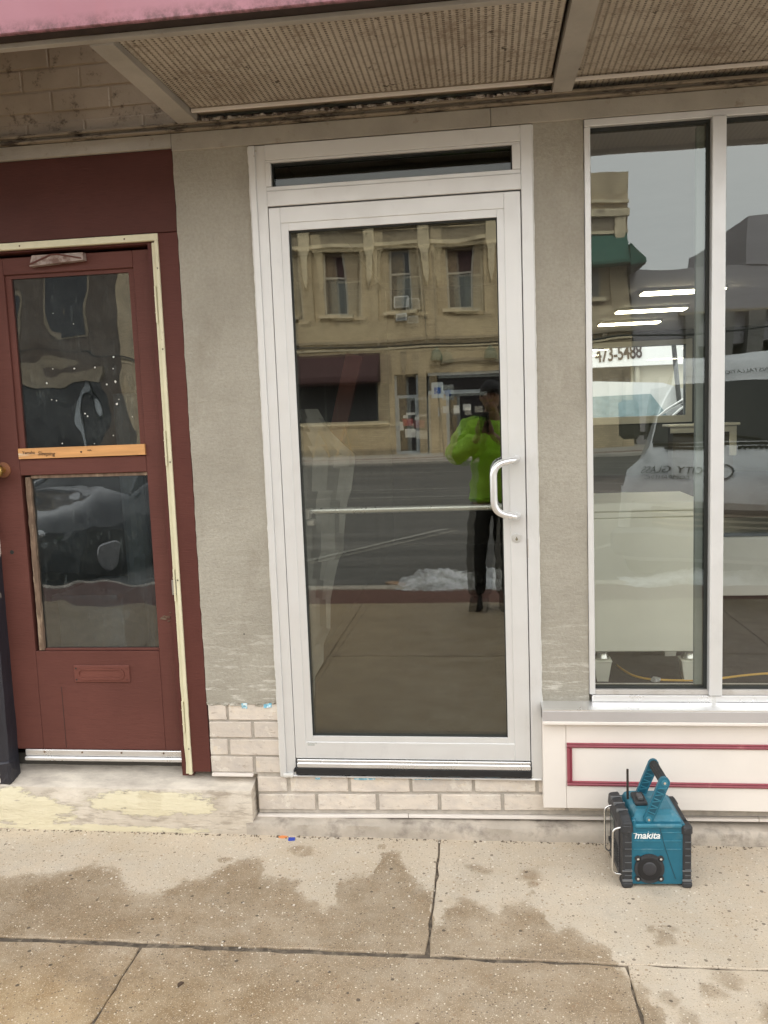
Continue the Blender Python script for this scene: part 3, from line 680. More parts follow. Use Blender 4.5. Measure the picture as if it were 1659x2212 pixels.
# glazing stops
O('glazing_stop', MB().prism([(-1.0835, 1.998), (-1.0835, 1.278), (-1.0585, 1.278), (-1.0585, 1.983), (-.577, 1.983), (-.577, 1.278), (-.554, 1.278), (-.554, 1.998)], DY+.010, DY+.03), M_MAROON, wd)
O('upper_pane', MB().box(-1.0585, -.577, DY+.018, DY+.021, 1.3, 1.983), M_GL_OLD, wd, label='upper pane specked with paint')
O('lower_pane', MB().box(-1.05, -.5565, DY+.018, DY+.021, .50, 1.213), M_GL_OLD, wd)
mb = MB().box(-1.068, -1.046, DY+.004, DY+.026, .492, 1.205, .001); bmesh.ops.subdivide_edges(mb.b, edges=[e for e in mb.b.edges if e.calc_length() > .3], cuts=30); mb.jitter(.0025, 30)
O('worn_stop', mb, M_WOODWORN, wd, label='bare weathered wood glazing stop')
O('worn_stop', MB().box(-1.044, -.556, DY+.008, DY+.026, 1.199, 1.2125, .001).jitter(.001, 30), M_WOODWORN, wd)
O('bottom_stop', MB().box(-1.044, -.556, DY+.006, DY+.024, .490, .500, .002), M_MAROON, wd)
mb = MB().prism([(-1.079, 1.2795), (-.5515, 1.281), (-.5525, 1.3225), (-1.079, 1.321)], DY-.010, DY+.012); 
O('wood_strip', mb, M_WOODRAW, wd, label='raw pine strip with pencilled writing')
M_INK = simple('ink', (.05, .03, .02), .8, bump=0)
place_text('handwriting', "Sleeping", .022, Matrix.Translation((-.997, DY-.0112, 1.293)) @ Matrix.Rotation(R(3), 4, 'Y') @ FACE_STREET, M_INK, wd, depth=.0003, shear=.2)
place_text('handwriting', "Yamaha", .017, Matrix.Translation((-1.062, DY-.0112, 1.299)) @ FACE_STREET, M_INK, wd, depth=.0003)
place_text('handwriting', "-MA-", .010, Matrix.Translation((-.79, DY-.0112, 1.302)) @ FACE_STREET, M_INK, wd, depth=.0003)
O('ink_blot', MB().cyl((-.814, DY-.011, 1.3), (0, -1, 0), .004, .0006, 7), M_INK, wd)
# paint specks stuck to the old glass
M_SPECK = simple('paint_speck', (.72, .72, .68), .7, bump=0)
for (xx, zz, r_) in ((-.665, 1.665, .004), (-.665, 1.57, .0055), (-.665, 1.483, .006), (-.95, 1.575, .004), (-.83, 1.628, .004), (-.745, 1.628, .0035), (-.70, 1.56, .004), (-.915, 1.505, .003), (-.905, 1.335, .004), (-.80, 1.45, .0035),
                     (-.935, 1.51, .0025), (-.90, 1.845, .002), (-.82, 1.80, .002), (-.92, 1.63, .0025), (-.67, 1.62, .003), (-.655, 1.50, .0025), (-.79, 1.44, .003), (-.69, 1.36, .003), (-.77, 1.33, .003), (-.605, 1.43, .0025)):
    a0 = random.random()*6; pts = [(xx+r_*random.uniform(.5, 1.2)*math.cos(a0+k*1.256), zz+r_*random.uniform(.5, 1.3)*math.sin(a0+k*1.256)) for k in range(5)]
    O('paint_fleck', MB().prism(pts, DY+.0168, DY+.0178), M_SPECK, wd)
ms_ = MB(); x0, x1, z0, z1 = -.922, -.683, .360, .431
def rr(x0, x1, z0, z1, r, n=5):
    P = []
    for (cx, cz, a) in ((x1-r, z1-r, 0), (x0+r, z1-r, 90), (x0+r, z0+r, 180), (x1-r, z0+r, 270)):
        P += [(cx+r*math.cos(R(a+90*k/n)), cz+r*math.sin(R(a+90*k/n))) for k in range(n+1)]
    return P
sl1 = O('mail_slot', MB().box(x0, x1, DY-.006, DY+.001, z0, z1, .003), M_MAROON_MAIL, wd, label='painted-over metal mail slot')
rim = MB(); oa = rr(x0+.016, x1-.022, z0+.012, z1-.012, .022); ia = rr(x0+.023, x1-.029, z0+.019, z1-.019, .016)
A = [rim.b.verts.new((p[0], DY-.0095, p[1])) for p in oa]; B = [rim.b.verts.new((p[0], DY-.0095, p[1])) for p in ia]; A2 = [rim.b.verts.new((p[0], DY-.0058, p[1])) for p in oa]; B2 = [rim.b.verts.new((p[0], DY-.0058, p[1])) for p in ia]
n = len(A)
for i in range(n):
    j = (i+1) % n
    rim.b.faces.new((A[i], A[j], B[j], B[i])); rim.b.faces.new((A[i], A2[i], A2[j], A[j])); rim.b.faces.new((B[i], B[j], B2[j], B2[i]))
O('flap_rim', rim, M_MAROON_MAIL, sl1)
for px, pz in ((x0+.011, z1-.012), (x0+.011, z0+.012), (x1-.012, z1-.012), (x1-.012, z0+.012)): O('screw', MB().cyl((px, DY-.0062, pz), (0, -1, 0), .0036, .0012, 8), M_GASKET if px < -.8 else M_MAROON, sl1)
# knob, hole, split, bottom weather strip
kb = MB().cyl((-1.153, DY+.001, 1.238), (0, -1, 0), .031, .006, 28)
kn = O('knob_rose', kb, simple('worn_brass_plate', (.30, .13, .07), .5, .3), wd, smooth=True)
prof = [(.0, .012), (.012, .012), (.020, .012), (.028, .019), (.036, .026), (.048, .030), (.060, .029), (.068, .021), (.072, .006)]
O('knob', MB().tube([(-1.153, DY-.004-a, 1.238) for a, b in prof], [b for a, b in prof], 24), simple('brass', (.52, .36, .12), .32, .9, var=.2, vs=40, dirt=(.16, .12, .05), dth=(.55, .7), ds=60), kn, smooth=True, angle=70)
O('old_lock_hole', MB().cyl((-1.148, DY+.0005, .903), (0, -1, 0), .0085, .0012, 12), M_GASKET, wd)
mb = MB(); 
for i in range(26):
    u = random.random(); xx = -.545+u*.075; zz = .625+random.gauss(0, .004)*(1+u*2)+u*.012; L = random.uniform(.006, .022)
    mb.box(xx, min(-.474, xx+L), DY-.0025, DY+.002, zz-.0012, zz+.0012)
mb.jitter(.004, 70); O('split_wood', mb, M_WOODWORN, wd, label='splintered wood at the hinge side')
O('plank_seam', MB().box(-.9835, -.9825, DY-.0006, DY+.001, .08, .34), M_GASKET, wd)
ws = O('weather_strip', MB().box(-1.16, -.476, DY-.010, DY-.001, .047, .073, .002).box(-1.16, -.476, DY-.022, DY-.001, .030, .046, .004), M_ALU_B, wd)
for xx in (-1.075, -.91, -.74, -.56): O('screw', MB().cyl((xx, DY-.0102, .064), (0, -1, 0), .004, .0015, 8), M_WOODWORN, ws)
# painted closer bracket
cb = MB().prism([(-.958, 2.020), (-.738, 2.032), (-.738, 2.060), (-.945, 2.060)], DY-.028, DY)
cl = O('closer_plate', cb, simple('painted_plate', (.36, .29, .26), .6, var=.15, vs=30, dirt=(.16, .09, .07), dth=(.5, .65), ds=20), wd)
O('closer_rib', MB().prism([(-.955, 2.024), (-.865, 2.056), (-.84, 2.056), (-.745, 2.036), (-.745, 2.041), (-.838, 2.0605), (-.868, 2.0605), (-.958, 2.029)], DY-.032, DY-.0275), M_MAROON, cl)

# ---- aluminium glass door
gf = thing('glass_door_frame', 'satin aluminium frame with transom around the tall glass door', 'door frame', (.45, 0, 0))
FZ = -.012
lj = MB().box(-.0635, -.040, FZ, .10, -.010, 2.392, .002).box(-.0405, -.0020, FZ+.006, .10, -.010, 2.392, .0015)
O('left_jamb', lj, M_ALU, gf)
O('right_jamb', MB().box(.9175, .9585, FZ, .10, -.010, 2.392, .002), M_ALU, gf)
O('head', MB().box(-.0025, .9178, FZ+.001, .10, 2.338, 2.392, .002), M_ALU, gf)
O('transom_bar', MB().box(-.0025, .9178, FZ+.001, .10, 2.1745, 2.229, .002), M_ALU, gf)
O('transom_bead', MB().box(-.003, .917, FZ+.004, .05, 2.2295, 2.244, .001).box(-.003, .917, FZ+.004, .05, 2.3285, 2.3375, .001).box(-.003, .017, FZ+.002, .05, 2.2445, 2.328, .001).box(.888, .917, FZ+.002, .05, 2.2445, 2.328, .001), M_ALU, gf)
O('transom_gasket', MB().box(.017, .888, .004, .048, 2.3235, 2.3285).box(.0171, .0205, .005, .048, 2.245, 2.323).box(.8845, .888, .005, .048, 2.245, 2.323), M_GASKET, gf)
O('transom_pane', MB().box(.0206, .8844, .022, .027, 2.2442, 2.3234), M_GL_TRAN, gf)
O('blind_rail', MB().box(.0, .91, .11, .14, 2.275, 2.305, .004).box(.0, .91, .11, .13, 2.235, 2.262), simple('grey_rail', (.20, .19, .175), .6, bump=0), gf)
O('stop', MB().box(-.003, .0, .055, .1, .0, 2.17).box(.914, .917, .055, .1, .0, 2.17), M_GASKET, gf)
O('threshold', MB().box(-.040, .955, -.0145, .08, -.0085, -.001, .002), M_ALU_B, gf)
O('frame_screw', MB().cyl((-.035, FZ, 2.372), (0, -1, 0), .004, .001, 8).cyl((-.042, FZ, 2.355), (0, -1, 0), .003, .001, 8), M_ALU_DIRTY, gf)
O('strike_plate', MB().box(.9172, .9205, FZ-.0012, .02, .855, .925), M_ALU_DIRTY, gf)
# caulk beads
def bead(name, p0, p1, r, n=70):
    pts = []; rad = []
    for i in range(n+1):
        a = Vector(p0).lerp(Vector(p1), i/n); a += mnoise.noise_vector(a*23)*.0016; pts.append(a); rad.append(r*(.75+.9*abs(mnoise.noise(a*31))))
    return O(name, MB().tube(pts, rad, 6), M_CAULK, gf, smooth=True)
bead('caulk_bead', (-.0645, -.003, -.01), (-.0640, -.003, 2.39), .0042, 140)
bead('caulk_bead', (.9595, -.003, .30), (.9595, -.003, 2.39), .0032, 140)
mb = MB().box(-.055, -.010, -.020, -.008, -.012, .006, .004); bmesh.ops.subdivide_edges(mb.b, edges=mb.b.edges[:], cuts=3); mb.jitter(.006, 30)
O('caulk_bead', mb, M_CAULK, gf, smooth=True)

gd = thing('glass_door', 'tall full-glass door with a silver pull handle and aluminium stiles', 'door', (.457, 0, 0))
GY = -.008
O('left_stile', MB().box(.0005, .0435, GY, .045, .067, 2.1695, .0015), M_ALU, gd)
O('right_stile', MB().box(.8555, .9145, GY, .045, .067, 2.1695, .0015), M_ALU, gd)
O('top_rail', MB().box(.0432, .8558, GY, .045, 2.113, 2.1695, .0015), M_ALU, gd)
O('bottom_rail', MB().box(.0432, .8558, GY, .045, .067, .1345, .0015), M_ALU, gd)
bd = .0035
for nm, a in (('glazing_bead', (.040, .0705, .130, 2.117)), ('glazing_bead', (.8305, .860, .130, 2.117)), ('glazing_bead', (.0706, .8304, 2.0855, 2.1165)), ('glazing_bead', (.0706, .8304, .1305, .1575))):
    O(nm, MB().box(a[0], a[1], GY+bd, .04, a[2], a[3], .001), M_ALU, gd)
O('gasket', MB().box(.0706, .0745, .002, .036, .158, 2.085).box(.8268, .8304, .002, .036, .158, 2.085).box(.0746, .8267, .002, .036, 2.0805, 2.085).box(.0746, .8267, .002, .036, .1578, .1615), M_GASKET, gd)
def pane(y, amp, rz, rx, mat, seed, nx=40, nz=80):
    mb = MB(); x0, x1, z0, z1 = .0745, .8268, .1612, 2.0808; V = []
    cx, cz = .45, 1.12
    for j in range(nz+1):
        row = []
        for i in range(nx+1):
            xx = x0+(x1-x0)*i/nx; zz = z0+(z1-z0)*j/nz
            # float-glass ripple, stronger near the top of the sheet
            k = .25+1.6*max(0, (zz-1.5)/.58)**2
            a = amp*k*(mnoise.noise(Vector((xx*4.5, zz*2.2, seed))) + .5*mnoise.noise(Vector((xx*9, zz*3, seed+3))))
            row.append(mb.b.verts.new((xx, y+a+math.tan(rz)*(xx-cx)+math.tan(rx)*(zz-cz), zz)))
        V.append(row)
    for j in range(nz):
        for i in range(nx): mb.b.faces.new((V[j][i], V[j][i+1], V[j+1][i+1], V[j+1][i]))
    return O('glass_pane', mb, mat, gd, smooth=True, angle=180)
pane(.012, .00022, 0, 0, M_GL_OUT, 1.0)
pane(.030, .00025, R(-.42), R(.10), M_GL_IN, 7.0)
def arc(pts, r, n=7):
    """round the corners of a path"""
    P = [Vector(p) for p in pts]; out = [P[0]]
    for i in range(1, len(P)-1):
        a = (P[i-1]-P[i]).normalized(); b = (P[i+1]-P[i]).normalized(); rr_ = min(r, (P[i-1]-P[i]).length*.49, (P[i+1]-P[i]).length*.49)
        s, e = P[i]+a*rr_, P[i]+b*rr_
        for k in range(n+1):
            u = k/n; out.append((1-u)**2*s+2*u*(1-u)*P[i]+u*u*e)
    return out+[P[-1]]
O('pull_handle', MB().tube(arc([(.884, -.004, 1.222), (.880, -.062, 1.222), (.797, -.085, 1.207), (.797, -.085, 1.034), (.880, -.062, 1.012), (.884, -.004, 1.012)], .05, 10), .0127, 20), M_ALU_B, gd, smooth=True, angle=80)
pb = O('push_bar', MB().tube([(.078, .085, 1.036), (.83, .085, 1.036)], .0125, 18), M_ALU_B, gd, smooth=True)
O('bar_bracket', MB().box(.078, .105, .040, .090, .985, 1.005, .002).box(.074, .088, .04, .085, 1.01, 1.05, .002), M_ALU_DIRTY, pb)
lk = O('lock_cylinder', MB().cyl((.878, GY+.001, .930), (0, -1, 0), .0165, .006, 32).cyl((.878, GY-.004, .930), (0, -1, 0), .0135, .004, 32), M_ALU_B, gd, smooth=True, angle=30)
O('keyhole', MB().box(.8765, .8795, GY-.0092, GY-.008, .920, .934).cyl((.878, GY-.0080, .925), (0, -1, 0), .0048, .001, 12), simple('brass_plug', (.30, .27, .20), .4, .8), lk)
sw = O('door_sweep', MB().box(.006, .914, GY-.010, GY-.001, .056, .066, .002).box(.006, .914, GY-.016, GY-.001, .034, .0555, .004), M_ALU_B, gd)
for xx in (.108, .283, .460, .640, .825): O('screw', MB().cyl((xx, GY-.010, .0595), (0, -1, 0), .004, .002, 10), M_ALU_B, sw)
O('rubber_seal', MB().box(.0, .917, GY-.014, .03, .006, .0335, .003).box(-.008, .0, GY-.020, .0, .016, .030, .003), M_RUBBER, gd)
M_LAB = simple('grey_label', (.40, .42, .40), .5, bump=0)
O('maker_label', MB().box(.050, .078, GY-.0006, GY, .1205, .1245), M_LAB, gd)
place_text('label_text', "PLANLITE", .0088, Matrix.Translation((.0505, GY-.0007, .127)) @ FACE_STREET, M_LAB, gd, depth=.0002)

# ---- shop window
sw_ = thing('shop_window', 'large shop window with off-white aluminium frame right of the glass door', 'window', (1.9, 0, .3))
O('left_jamb', MB().box(1.1375, 1.1585, -.008, .08, .330, 2.3685, .002), M_ALU, sw_)
O('head', MB().box(1.1375, 3.1, -.010, .08, 2.369, 2.3935, .002), M_ALU, sw_)
O('bottom_rail', MB().box(1.1455, 1.5835, -.014, .08, .304, .3285, .002).box(1.586, 3.1, -.014, .08, .304, .3285, .002), M_ALU_B, sw_)
O('bottom_stop', MB().box(1.1585, 3.07, -.004, .08, .329, .347, .001), M_ALU_DIRTY, sw_)
O('mullion', MB().box(1.5655, 1.6115, -.020, .09, .330, 2.3685, .002), M_ALU, sw_)
O('mullion', MB().box(2.31, 2.356, -.020, .09, .330, 2.3685, .002), M_ALU, sw_)
O('right_jamb', MB().box(3.07, 3.1, -.008, .08, .330, 2.3685, .002), M_ALU, sw_)
O('gasket', MB().box(1.1587, 3.07, .012, .05, .347, .352).box(1.1587, 3.07, .012, .05, 2.360, 2.3685).box(1.556, 1.565, .012, .05, .352, 2.36).box(1.612, 1.6155, .012, .05, .352, 2.36).box(1.1587, 1.161, .012, .05, .352, 2.36), M_GASKET, sw_)
for i, (a, b) in enumerate(((1.161, 1.556), (1.6155, 2.31), (2.356, 3.07))):
    mb = MB(); V = [[mb.b.verts.new((a+(b-a)*p/12, .024+.0004*mnoise.noise(Vector((p*.25, q*.2, i*5))), .352+2.008*q/40)) for p in range(13)] for q in range(41)]
    for q in range(40):
        for p in range(12): mb.b.faces.new((V[q][p], V[q][p+1], V[q+1][p+1], V[q+1][p]))
    O('window_pane', mb, M_GL_WIN, sw_, smooth=True, angle=180)
O('clear_edge', MB().box(1.530, 1.556, .05, .075, .35, 2.36), simple('grey_inner_frame', (.20, .23, .21), .5, bump=0), sw_)
mb = MB().box(1.574, 1.590, -.0155, -.0135, .290, .338); bmesh.ops.subdivide_edges(mb.b, edges=mb.b.edges[:], cuts=3); mb.jitter(.008, 40)
O('sealant_blob', mb, M_CAULK, sw_, smooth=True)
sill = thing('window_sill', 'silver metal sill below the shop window', 'sill', (2, -.04, .28))
O('sill_top', MB().prism([(.02, .3035), (-.014, .3035), (-.082, .297), (-.082, .2915), (.02, .2915)], .957, 3.4, 'x'), M_ALU_B, sill)
O('sill_face', MB().box(.957, 3.4, -.083, -.052, .254, .2912, .001), simple('sill_metal', (.62, .61, .63), .35, .6, var=.07, vs=3, bump=.05), sill)
O('drip_edge', MB().box(.957, 3.4, -.088, -.050, .241, .2535, .002), M_WHITEPAINT, sill)
bk = thing('window_bulkhead', 'off-white panel with burgundy moulding under the shop window', 'panel', (2, -.03, .07))
O('left_board', MB().box(.958, 1.0435, -.052, -.002, -.097, .2405, .0015), M_WHITEPAINT, bk)
O('panel_board', MB().box(1.0445, 3.4, -.052, -.002, -.0965, .2405, .0015), M_WHITEPAINT, bk)
def mould(x0, x1, z0, z1):
    for (a, b, c, d) in ((x0, x1, z1-.020, z1), (x0, x1, z0, z0+.020)):
        O('moulding', MB().prism([(-.0525, c), (-.058, c+.002), (-.062, c+.009), (-.058, c+.014), (-.063, c+.018), (-.0525, d)], a, b, 'x'), M_BURG, bk)
    for (a, b) in ((x0, x0+.020), (x1-.020, x1)):
        O('moulding', MB().prism([(a, -.0525), (a+.002, -.0575), (a+.009, -.0615), (a+.014, -.0575), (a+.018, -.0625), (b, -.0525)], z0+.020, z1-.020, 'z'), M_BURG, bk)
mould(1.046, 2.9, -.008, .160)

# ================================================================ JOBSITE RADIO
M_TEAL = simple('teal_plastic', (.012, .125, .19), .42, var=.10, vs=25, bump=.12, bs=120, dirt=(.06, .19, .25), dth=(.58, .85), ds=14)
M_TEAL_L = simple('teal_plastic_scuffed', (.035, .185, .26), .5, var=.14, vs=25, bump=.15, bs=120, dirt=(.16, .28, .33), dth=(.55, .75), ds=18)
M_BUMP = simple('grey_rubber_bumper', (.030, .031, .034), .62, var=.3, vs=25, bump=.3, bs=90, dirt=(.10, .10, .10), dth=(.58, .75), ds=24)
rd = thing('jobsite_radio', 'teal and black jobsite radio with raised handle standing on the pavement', 'radio', (1.1985, -.350, G), rz=R(2.6)); LOCAL.add(rd.name); rd.scale = (.985, .93, 1.03)
mb = MB()
mb.prism([(.026, .012), (.214, .012), (.214, .219), (.200, .222), (.040, .222), (.026, .219)], .008, .240, 'y')
body = O('body', mb, M_TEAL, rd)
up = MB().loft([[(.050, .026, .221), (.205, .026, .221), (.196, .046, .244), (.058, .046, .244)], [(.050, .226, .221), (.205, .226, .221), (.196, .212, .244), (.058, .212, .244)]])
up = MB(); up.loft([[(.042, .022, .2215), (.208, .022, .2215), (.208, .228, .2215), (.042, .228, .2215)], [(.050, .030, .240), (.197, .030, .240), (.197, .220, .240), (.050, .220, .240)], [(.060, .052, .2515), (.182, .052, .2515), (.182, .205, .2515), (.060, .205, .2515)]])
O('top_shell', up, M_TEAL_L, rd)
O('front_shelf', MB().box(.046, .203, .001, .026, .208, .2205, .003), M_TEAL_L, rd)
O('shelf_collar', MB().box(.036, .052, .004, .034, .19, .236, .005), M_TEAL, rd)
for z in (.191, .162, .133):
    O('ridge', MB().box(.042, .128+(.162-z)*.25+.006, .0055, .009, z-.0012, z+.0012), M_TEAL_L, rd)
    O('ridge', MB().box(.142+(.162-z)*.25, .202, .0055, .009, z-.0012, z+.0012), M_TEAL_L, rd)
mb = MB().tube([(.128, .0072, .214), (.134, .0072, .19), (.150, .0072, .13), (.166, .0072, .08), (.183, .0072, .03)], .0007, 5)
O('parting_line', mb, M_GASKET, rd)
sp = MB().cyl((.094, .009, .066), (0, -1, 0), .0505, .006, 40)
for sx in (-1, 1):
    for sz in (-1, 1): sp.cyl((.094+sx*.0385, .009, .066+sz*.0345), (0, -1, 0), .0105, .006, 16)
spk = O('speaker_ring', sp, M_BUMP, rd, smooth=True, angle=40)
O('speaker_cone', MB().tube([(.094, .0028, .066), (.094, .0022, .066), (.094, .0015, .066)], [.041, .040, .036], 36), simple('cone', (.012, .012, .014), .5, bump=0), spk, smooth=True)
O('dust_cap', MB().ell((.094, .003, .0665), (.024, .006, .024), 24), simple('cone_cap', (.035, .035, .04), .35, bump=0), spk, smooth=True)
for sx in (-1, 1):
    for sz in (-1, 1): O('screw', MB().cyl((.094+sx*.0385, .003, .066+sz*.0345), (0, -1, 0), .0042, .0022, 12).box(.094+sx*.0385-.0035, .094+sx*.0385+.0035, .0, .0009, .066+sz*.0345-.0006, .066+sz*.0345+.0006), M_CHROME, spk)
M_WHITEINK = simple('white_print', (.82, .84, .84), .4, var=.02, bump=0)
place_text('brand_lettering', "makita", .0335, Matrix.Translation((.044, .0078, .1695)) @ FACE_STREET, M_WHITEINK, rd, depth=.0006, shear=.22, bold=True, spacing=.97)
O('brand_flourish', MB().prism([(.0405, .1885), (.053, .1875), (.0525, .1855), (.042, .1865)], .0068, .0078), M_WHITEINK, rd)
# corner bumpers with feet
def col(x0, x1, y0, y1, zt, lab=None):
    mb = MB().box(x0+.003, x1-.003, y0, y1, .008, zt-.02, .005).box(x0, x1, y0-.004, y1+.004, .0, .022, .006).box(x0-.001, x1+.001, y0-.003, y1+.003, zt-.036, zt, .008)
    c = O('corner_bumper', mb, M_BUMP, rd)
    for z in (.045, .065, .09, .113, .137, .16):
        O('bumper_rib', MB().box(x0+.010, x1-.004, y0-.0022, y0+.002, z-.0012, z+.0012), M_TEAL_L if False else simple_rib, c)
    O('bumper_band', MB().box(x0+.001, x1-.002, y0-.0035, y0+.002, .024, .031, .001), M_RIBL, c); O('bumper_band', MB().box(x0+.001, x1-.002, y0-.0025, y0+.002, .058, .062, .001), M_RIBL, c)
simple_rib = simple('rib_rubber', (.10, .105, .11), .6, bump=0); M_RIBL = simple('pale_rubber', (.14, .145, .15), .6, bump=0)
col(.0, .0375, .0, .05, .222); col(.2035, .2385, .002, .05, .216); col(.0, .0375, .196, .246, .222); col(.2035, .2385, .196, .246, .216)
# upper left guard block that runs from front to back
gb = MB().loft([[(-.003, .0, .190), (.037, .0, .190), (.037, .0, .226), (.004, .0, .226)], [(-.005, .030, .195), (.036, .030, .195), (.032, .030, .245), (.0, .030, .240)], [(-.006, .215, .195), (.034, .215, .195), (.030, .215, .246), (-.002, .215, .242)], [(-.004, .248, .190), (.036, .248, .190), (.034, .248, .228), (.0, .248, .226)]])
bmesh.ops.bevel(gb.b, geom=gb.b.edges[:], offset=.004, segments=1, affect='EDGES')
g1 = O('side_guard', gb, M_BUMP, rd)
for yy in (.062, .115, .168): O('guard_groove', MB().box(-.006, .034, yy, yy+.004, .236, .2475, .001), M_RIBL, g1)
gb = MB().box(.204, .234, .03, .21, .196, .216, .006); O('side_guard', gb, M_BUMP, rd)
O('control_face', MB().box(-.002, .026, .05, .196, .02, .195, .002), simple('radio_front_dark', (.05, .05, .055), .5, var=.3, vs=40, bump=.2), rd)
for k in range(9): O('grille_slat', MB().box(-.0045, -.001, .055, .115, .045+k*.009, .049+k*.009, .0008), M_BUMP, rd)
O('display_panel', MB().box(-.0045, -.001, .125, .19, .12, .18, .002), simple('radio_display', (.10, .12, .11), .2, bump=0), rd)
for k in range(3): O('control_knob', MB().cyl((-.002, .135+k*.025, .085), (-1, 0, 0), .009, .010, 16), M_BUMP, rd, smooth=True, angle=40)
# chromed wire guards on the control side
for yy, z0, z1 in ((.016, .040, .205), (.170, .045, .215)):
    O('guard_bar', MB().tube(arc([(.012, yy, z1), (-.028, yy-.004, z1-.004), (-.030, yy-.004, z0+.006), (.008, yy, z0)], .022, 8), .0036, 10), M_CHROME, rd, smooth=True, angle=80)
# folding handle
def arm(y0, y1, name):
    piv = Vector((.0945, .232)); top = Vector((.148, .357)); d = (top-piv).normalized(); n = Vector((d.y, -d.x))
    P = []
    for k in range(9): a = math.pi*k/8; P.append(piv - d*.0165*math.sin(a) + n*(-.0165)*math.cos(a)*1.0)
    for k in range(9): a = math.pi*k/8; P.append(top + d*.0185*math.sin(a) + n*.0185*math.cos(a))
    inner = lambda s, o: piv+d*s+n*o
    A = O(name, MB().prism([(p.x, p.y) for p in P], y0, y1), M_TEAL, rd)
    L = (top-piv).length; k = 0; s = .024
    yy = y0 if y0 < .1 else y0
    M_ = simple('teal_recess', (.006, .07, .11), .5, bump=0) if 'teal_recess' not in bpy.data.materials else bpy.data.materials['teal_recess']
    O('arm_recess', MB().prism([tuple(inner(.020, -.010)), tuple(inner(.020, .010)), tuple(inner(L-.024, .012)), tuple(inner(L-.024, -.012))], yy-.0008, yy+.001), M_, A)
    while s < L-.026:
        p, q = (inner(s, -.012), inner(s+.013, .012)) if k % 2 else (inner(s, -.012), inner(s, .012))
        O('arm_rib', MB().prism([(p.x, p.y), (q.x, q.y), (q.x+d.x*.003, q.y+d.y*.003), (p.x+d.x*.003, p.y+d.y*.003)], yy-.0035, yy+.001), M_TEAL_L, A); s += .0135 if k % 2 else .011; k += 1
    for c in (piv, top): O('pivot_screw', MB().cyl((c.x, yy+.001, c.y), (0, -1, 0), .0105, .0035, 20), M_TEAL_L, A); O('pivot_bolt', MB().cyl((c.x, yy-.002, c.y), (0, -1, 0), .0042, .003, 12), M_CHROME, A)
    return A, top, n, d
arm(.016, .030, 'handle_arm')
a2, top, hn, hd = arm(.176, .190, 'handle_arm')
gp = MB().tube([(top.x, .030, top.y), (top.x, .176, top.y)], .0165, 10); O('handle_grip', gp, M_BUMP, rd)
for k in range(-1, 3):
    ang = R(40+k*32); c = Vector((top.x-math.cos(ang)*.0165, top.y+math.sin(ang)*.0165))
    O('grip_groove', MB().box(c.x-.0012, c.x+.0012, .034, .170, c.y-.0012, c.y+.0012), M_GASKET, rd)
O('antenna', MB().tube([(.050, .150, .246), (.050, .150, .352)], .0042, 10), simple('antenna_plastic', (.03, .024, .02), .5, bump=0), rd, smooth=True)
O('latch_base', MB().box(.062, .105, .075, .165, .2515, .266, .004), M_BUMP, rd)
O('latch', MB().box(.074, .092, .085, .125, .2662, .279, .003), simple('latch_plastic', (.09, .09, .095), .5, bump=0), rd)

# ---- litter on the pavement
o = O('orange_scrap', MB().prism([(-.074, -.060), (-.058, -.054), (-.040, -.057), (-.036, -.064), (-.055, -.070), (-.068, -.067)], G, G+.004, 'z').jitter(.002, 40), simple('orange_plastic', (.72, .25, .08), .5, bump=0)); tag(o, 'small orange scrap of plastic lying by the foot of the wall', 'litter')
o = O('blue_shim', MB().box(-.013, .013, -.010, .010, 0, .005, .001).xf(Matrix.Translation((-.016, -.078, G)) @ Matrix.Rotation(R(8), 4, 'Z')), simple('blue_plastic', (.01, .05, .42), .4, bump=0)); tag(o, 'small bright blue plastic shim lying on the pavement', 'litter')
o = O('stone_chip', MB().prism([(-.268, -.118), (-.255, -.110), (-.238, -.113), (-.234, -.122), (-.250, -.127)], G, G+.004, 'z').jitter(.002, 40), simple('pale_chip', (.60, .54, .44), .8)); tag(o, 'pale flat chip of stone lying on the pavement near the step', 'litter')
o = O('dead_leaf', MB().prism([(-.160, -.93), (-.152, -.922), (-.143, -.926), (-.146, -.936), (-.155, -.944)], G+.001, G+.004, 'z').jitter(.003, 60), simple('dead_leaf_brown', (.07, .045, .03), .8)); tag(o, 'dark shrivelled leaf lying on the lower pavement slab', 'leaf')

# ================================================================ INSIDE THE SHOP
M_CAB = simple('pale_green_grey_cabinet_paint', (.86, .85, .72), .45, var=.04, vs=3, bump=0)
cb_ = thing('display_cabinet', 'pale grey-green display cabinet on four tapered legs behind the left window pane', 'cabinet', (1.4, 1.1, .1))
O('body', MB().box(1.02+.04, 1.762, .862, 1.35, .245, .885, .004), M_CAB, cb_)
O('top', MB().box(1.02+.035, 1.770, .850, 1.36, .915, .957, .005), M_CAB, cb_)
O('top_moulding', MB().box(1.02+.038, 1.766, .857, 1.355, .886, .914, .003), M_CAB, cb_)
for (xx, yy) in ((1.302, .885), (1.705, .885), (1.302, 1.31), (1.705, 1.31)):
    w0, w1 = .040, .026
    lg = MB().loft([[(xx-w1, yy-w1, .1), (xx+w1, yy-w1, .1), (xx+w1, yy+w1, .1), (xx-w1, yy+w1, .1)], [(xx-w0, yy-w0, .198), (xx+w0, yy-w0, .198), (xx+w0, yy+w0, .198), (xx-w0, yy+w0, .198)]])
    l_ = O('leg', lg, M_CAB, cb_); O('leg_cap', MB().box(xx-.043, xx+.043, yy-.043, yy+.043, .199, .206, .002), M_CAB, l_)
    O('leg_collar', MB().tube([(xx, yy, .206), (xx, yy, .214), (xx, yy, .232), (xx, yy, .2445)], [.034, .036, .026, .027], 20), simple('pale_metal_collar', (.6, .6, .55), .25, .8, bump=0), l_, smooth=True)
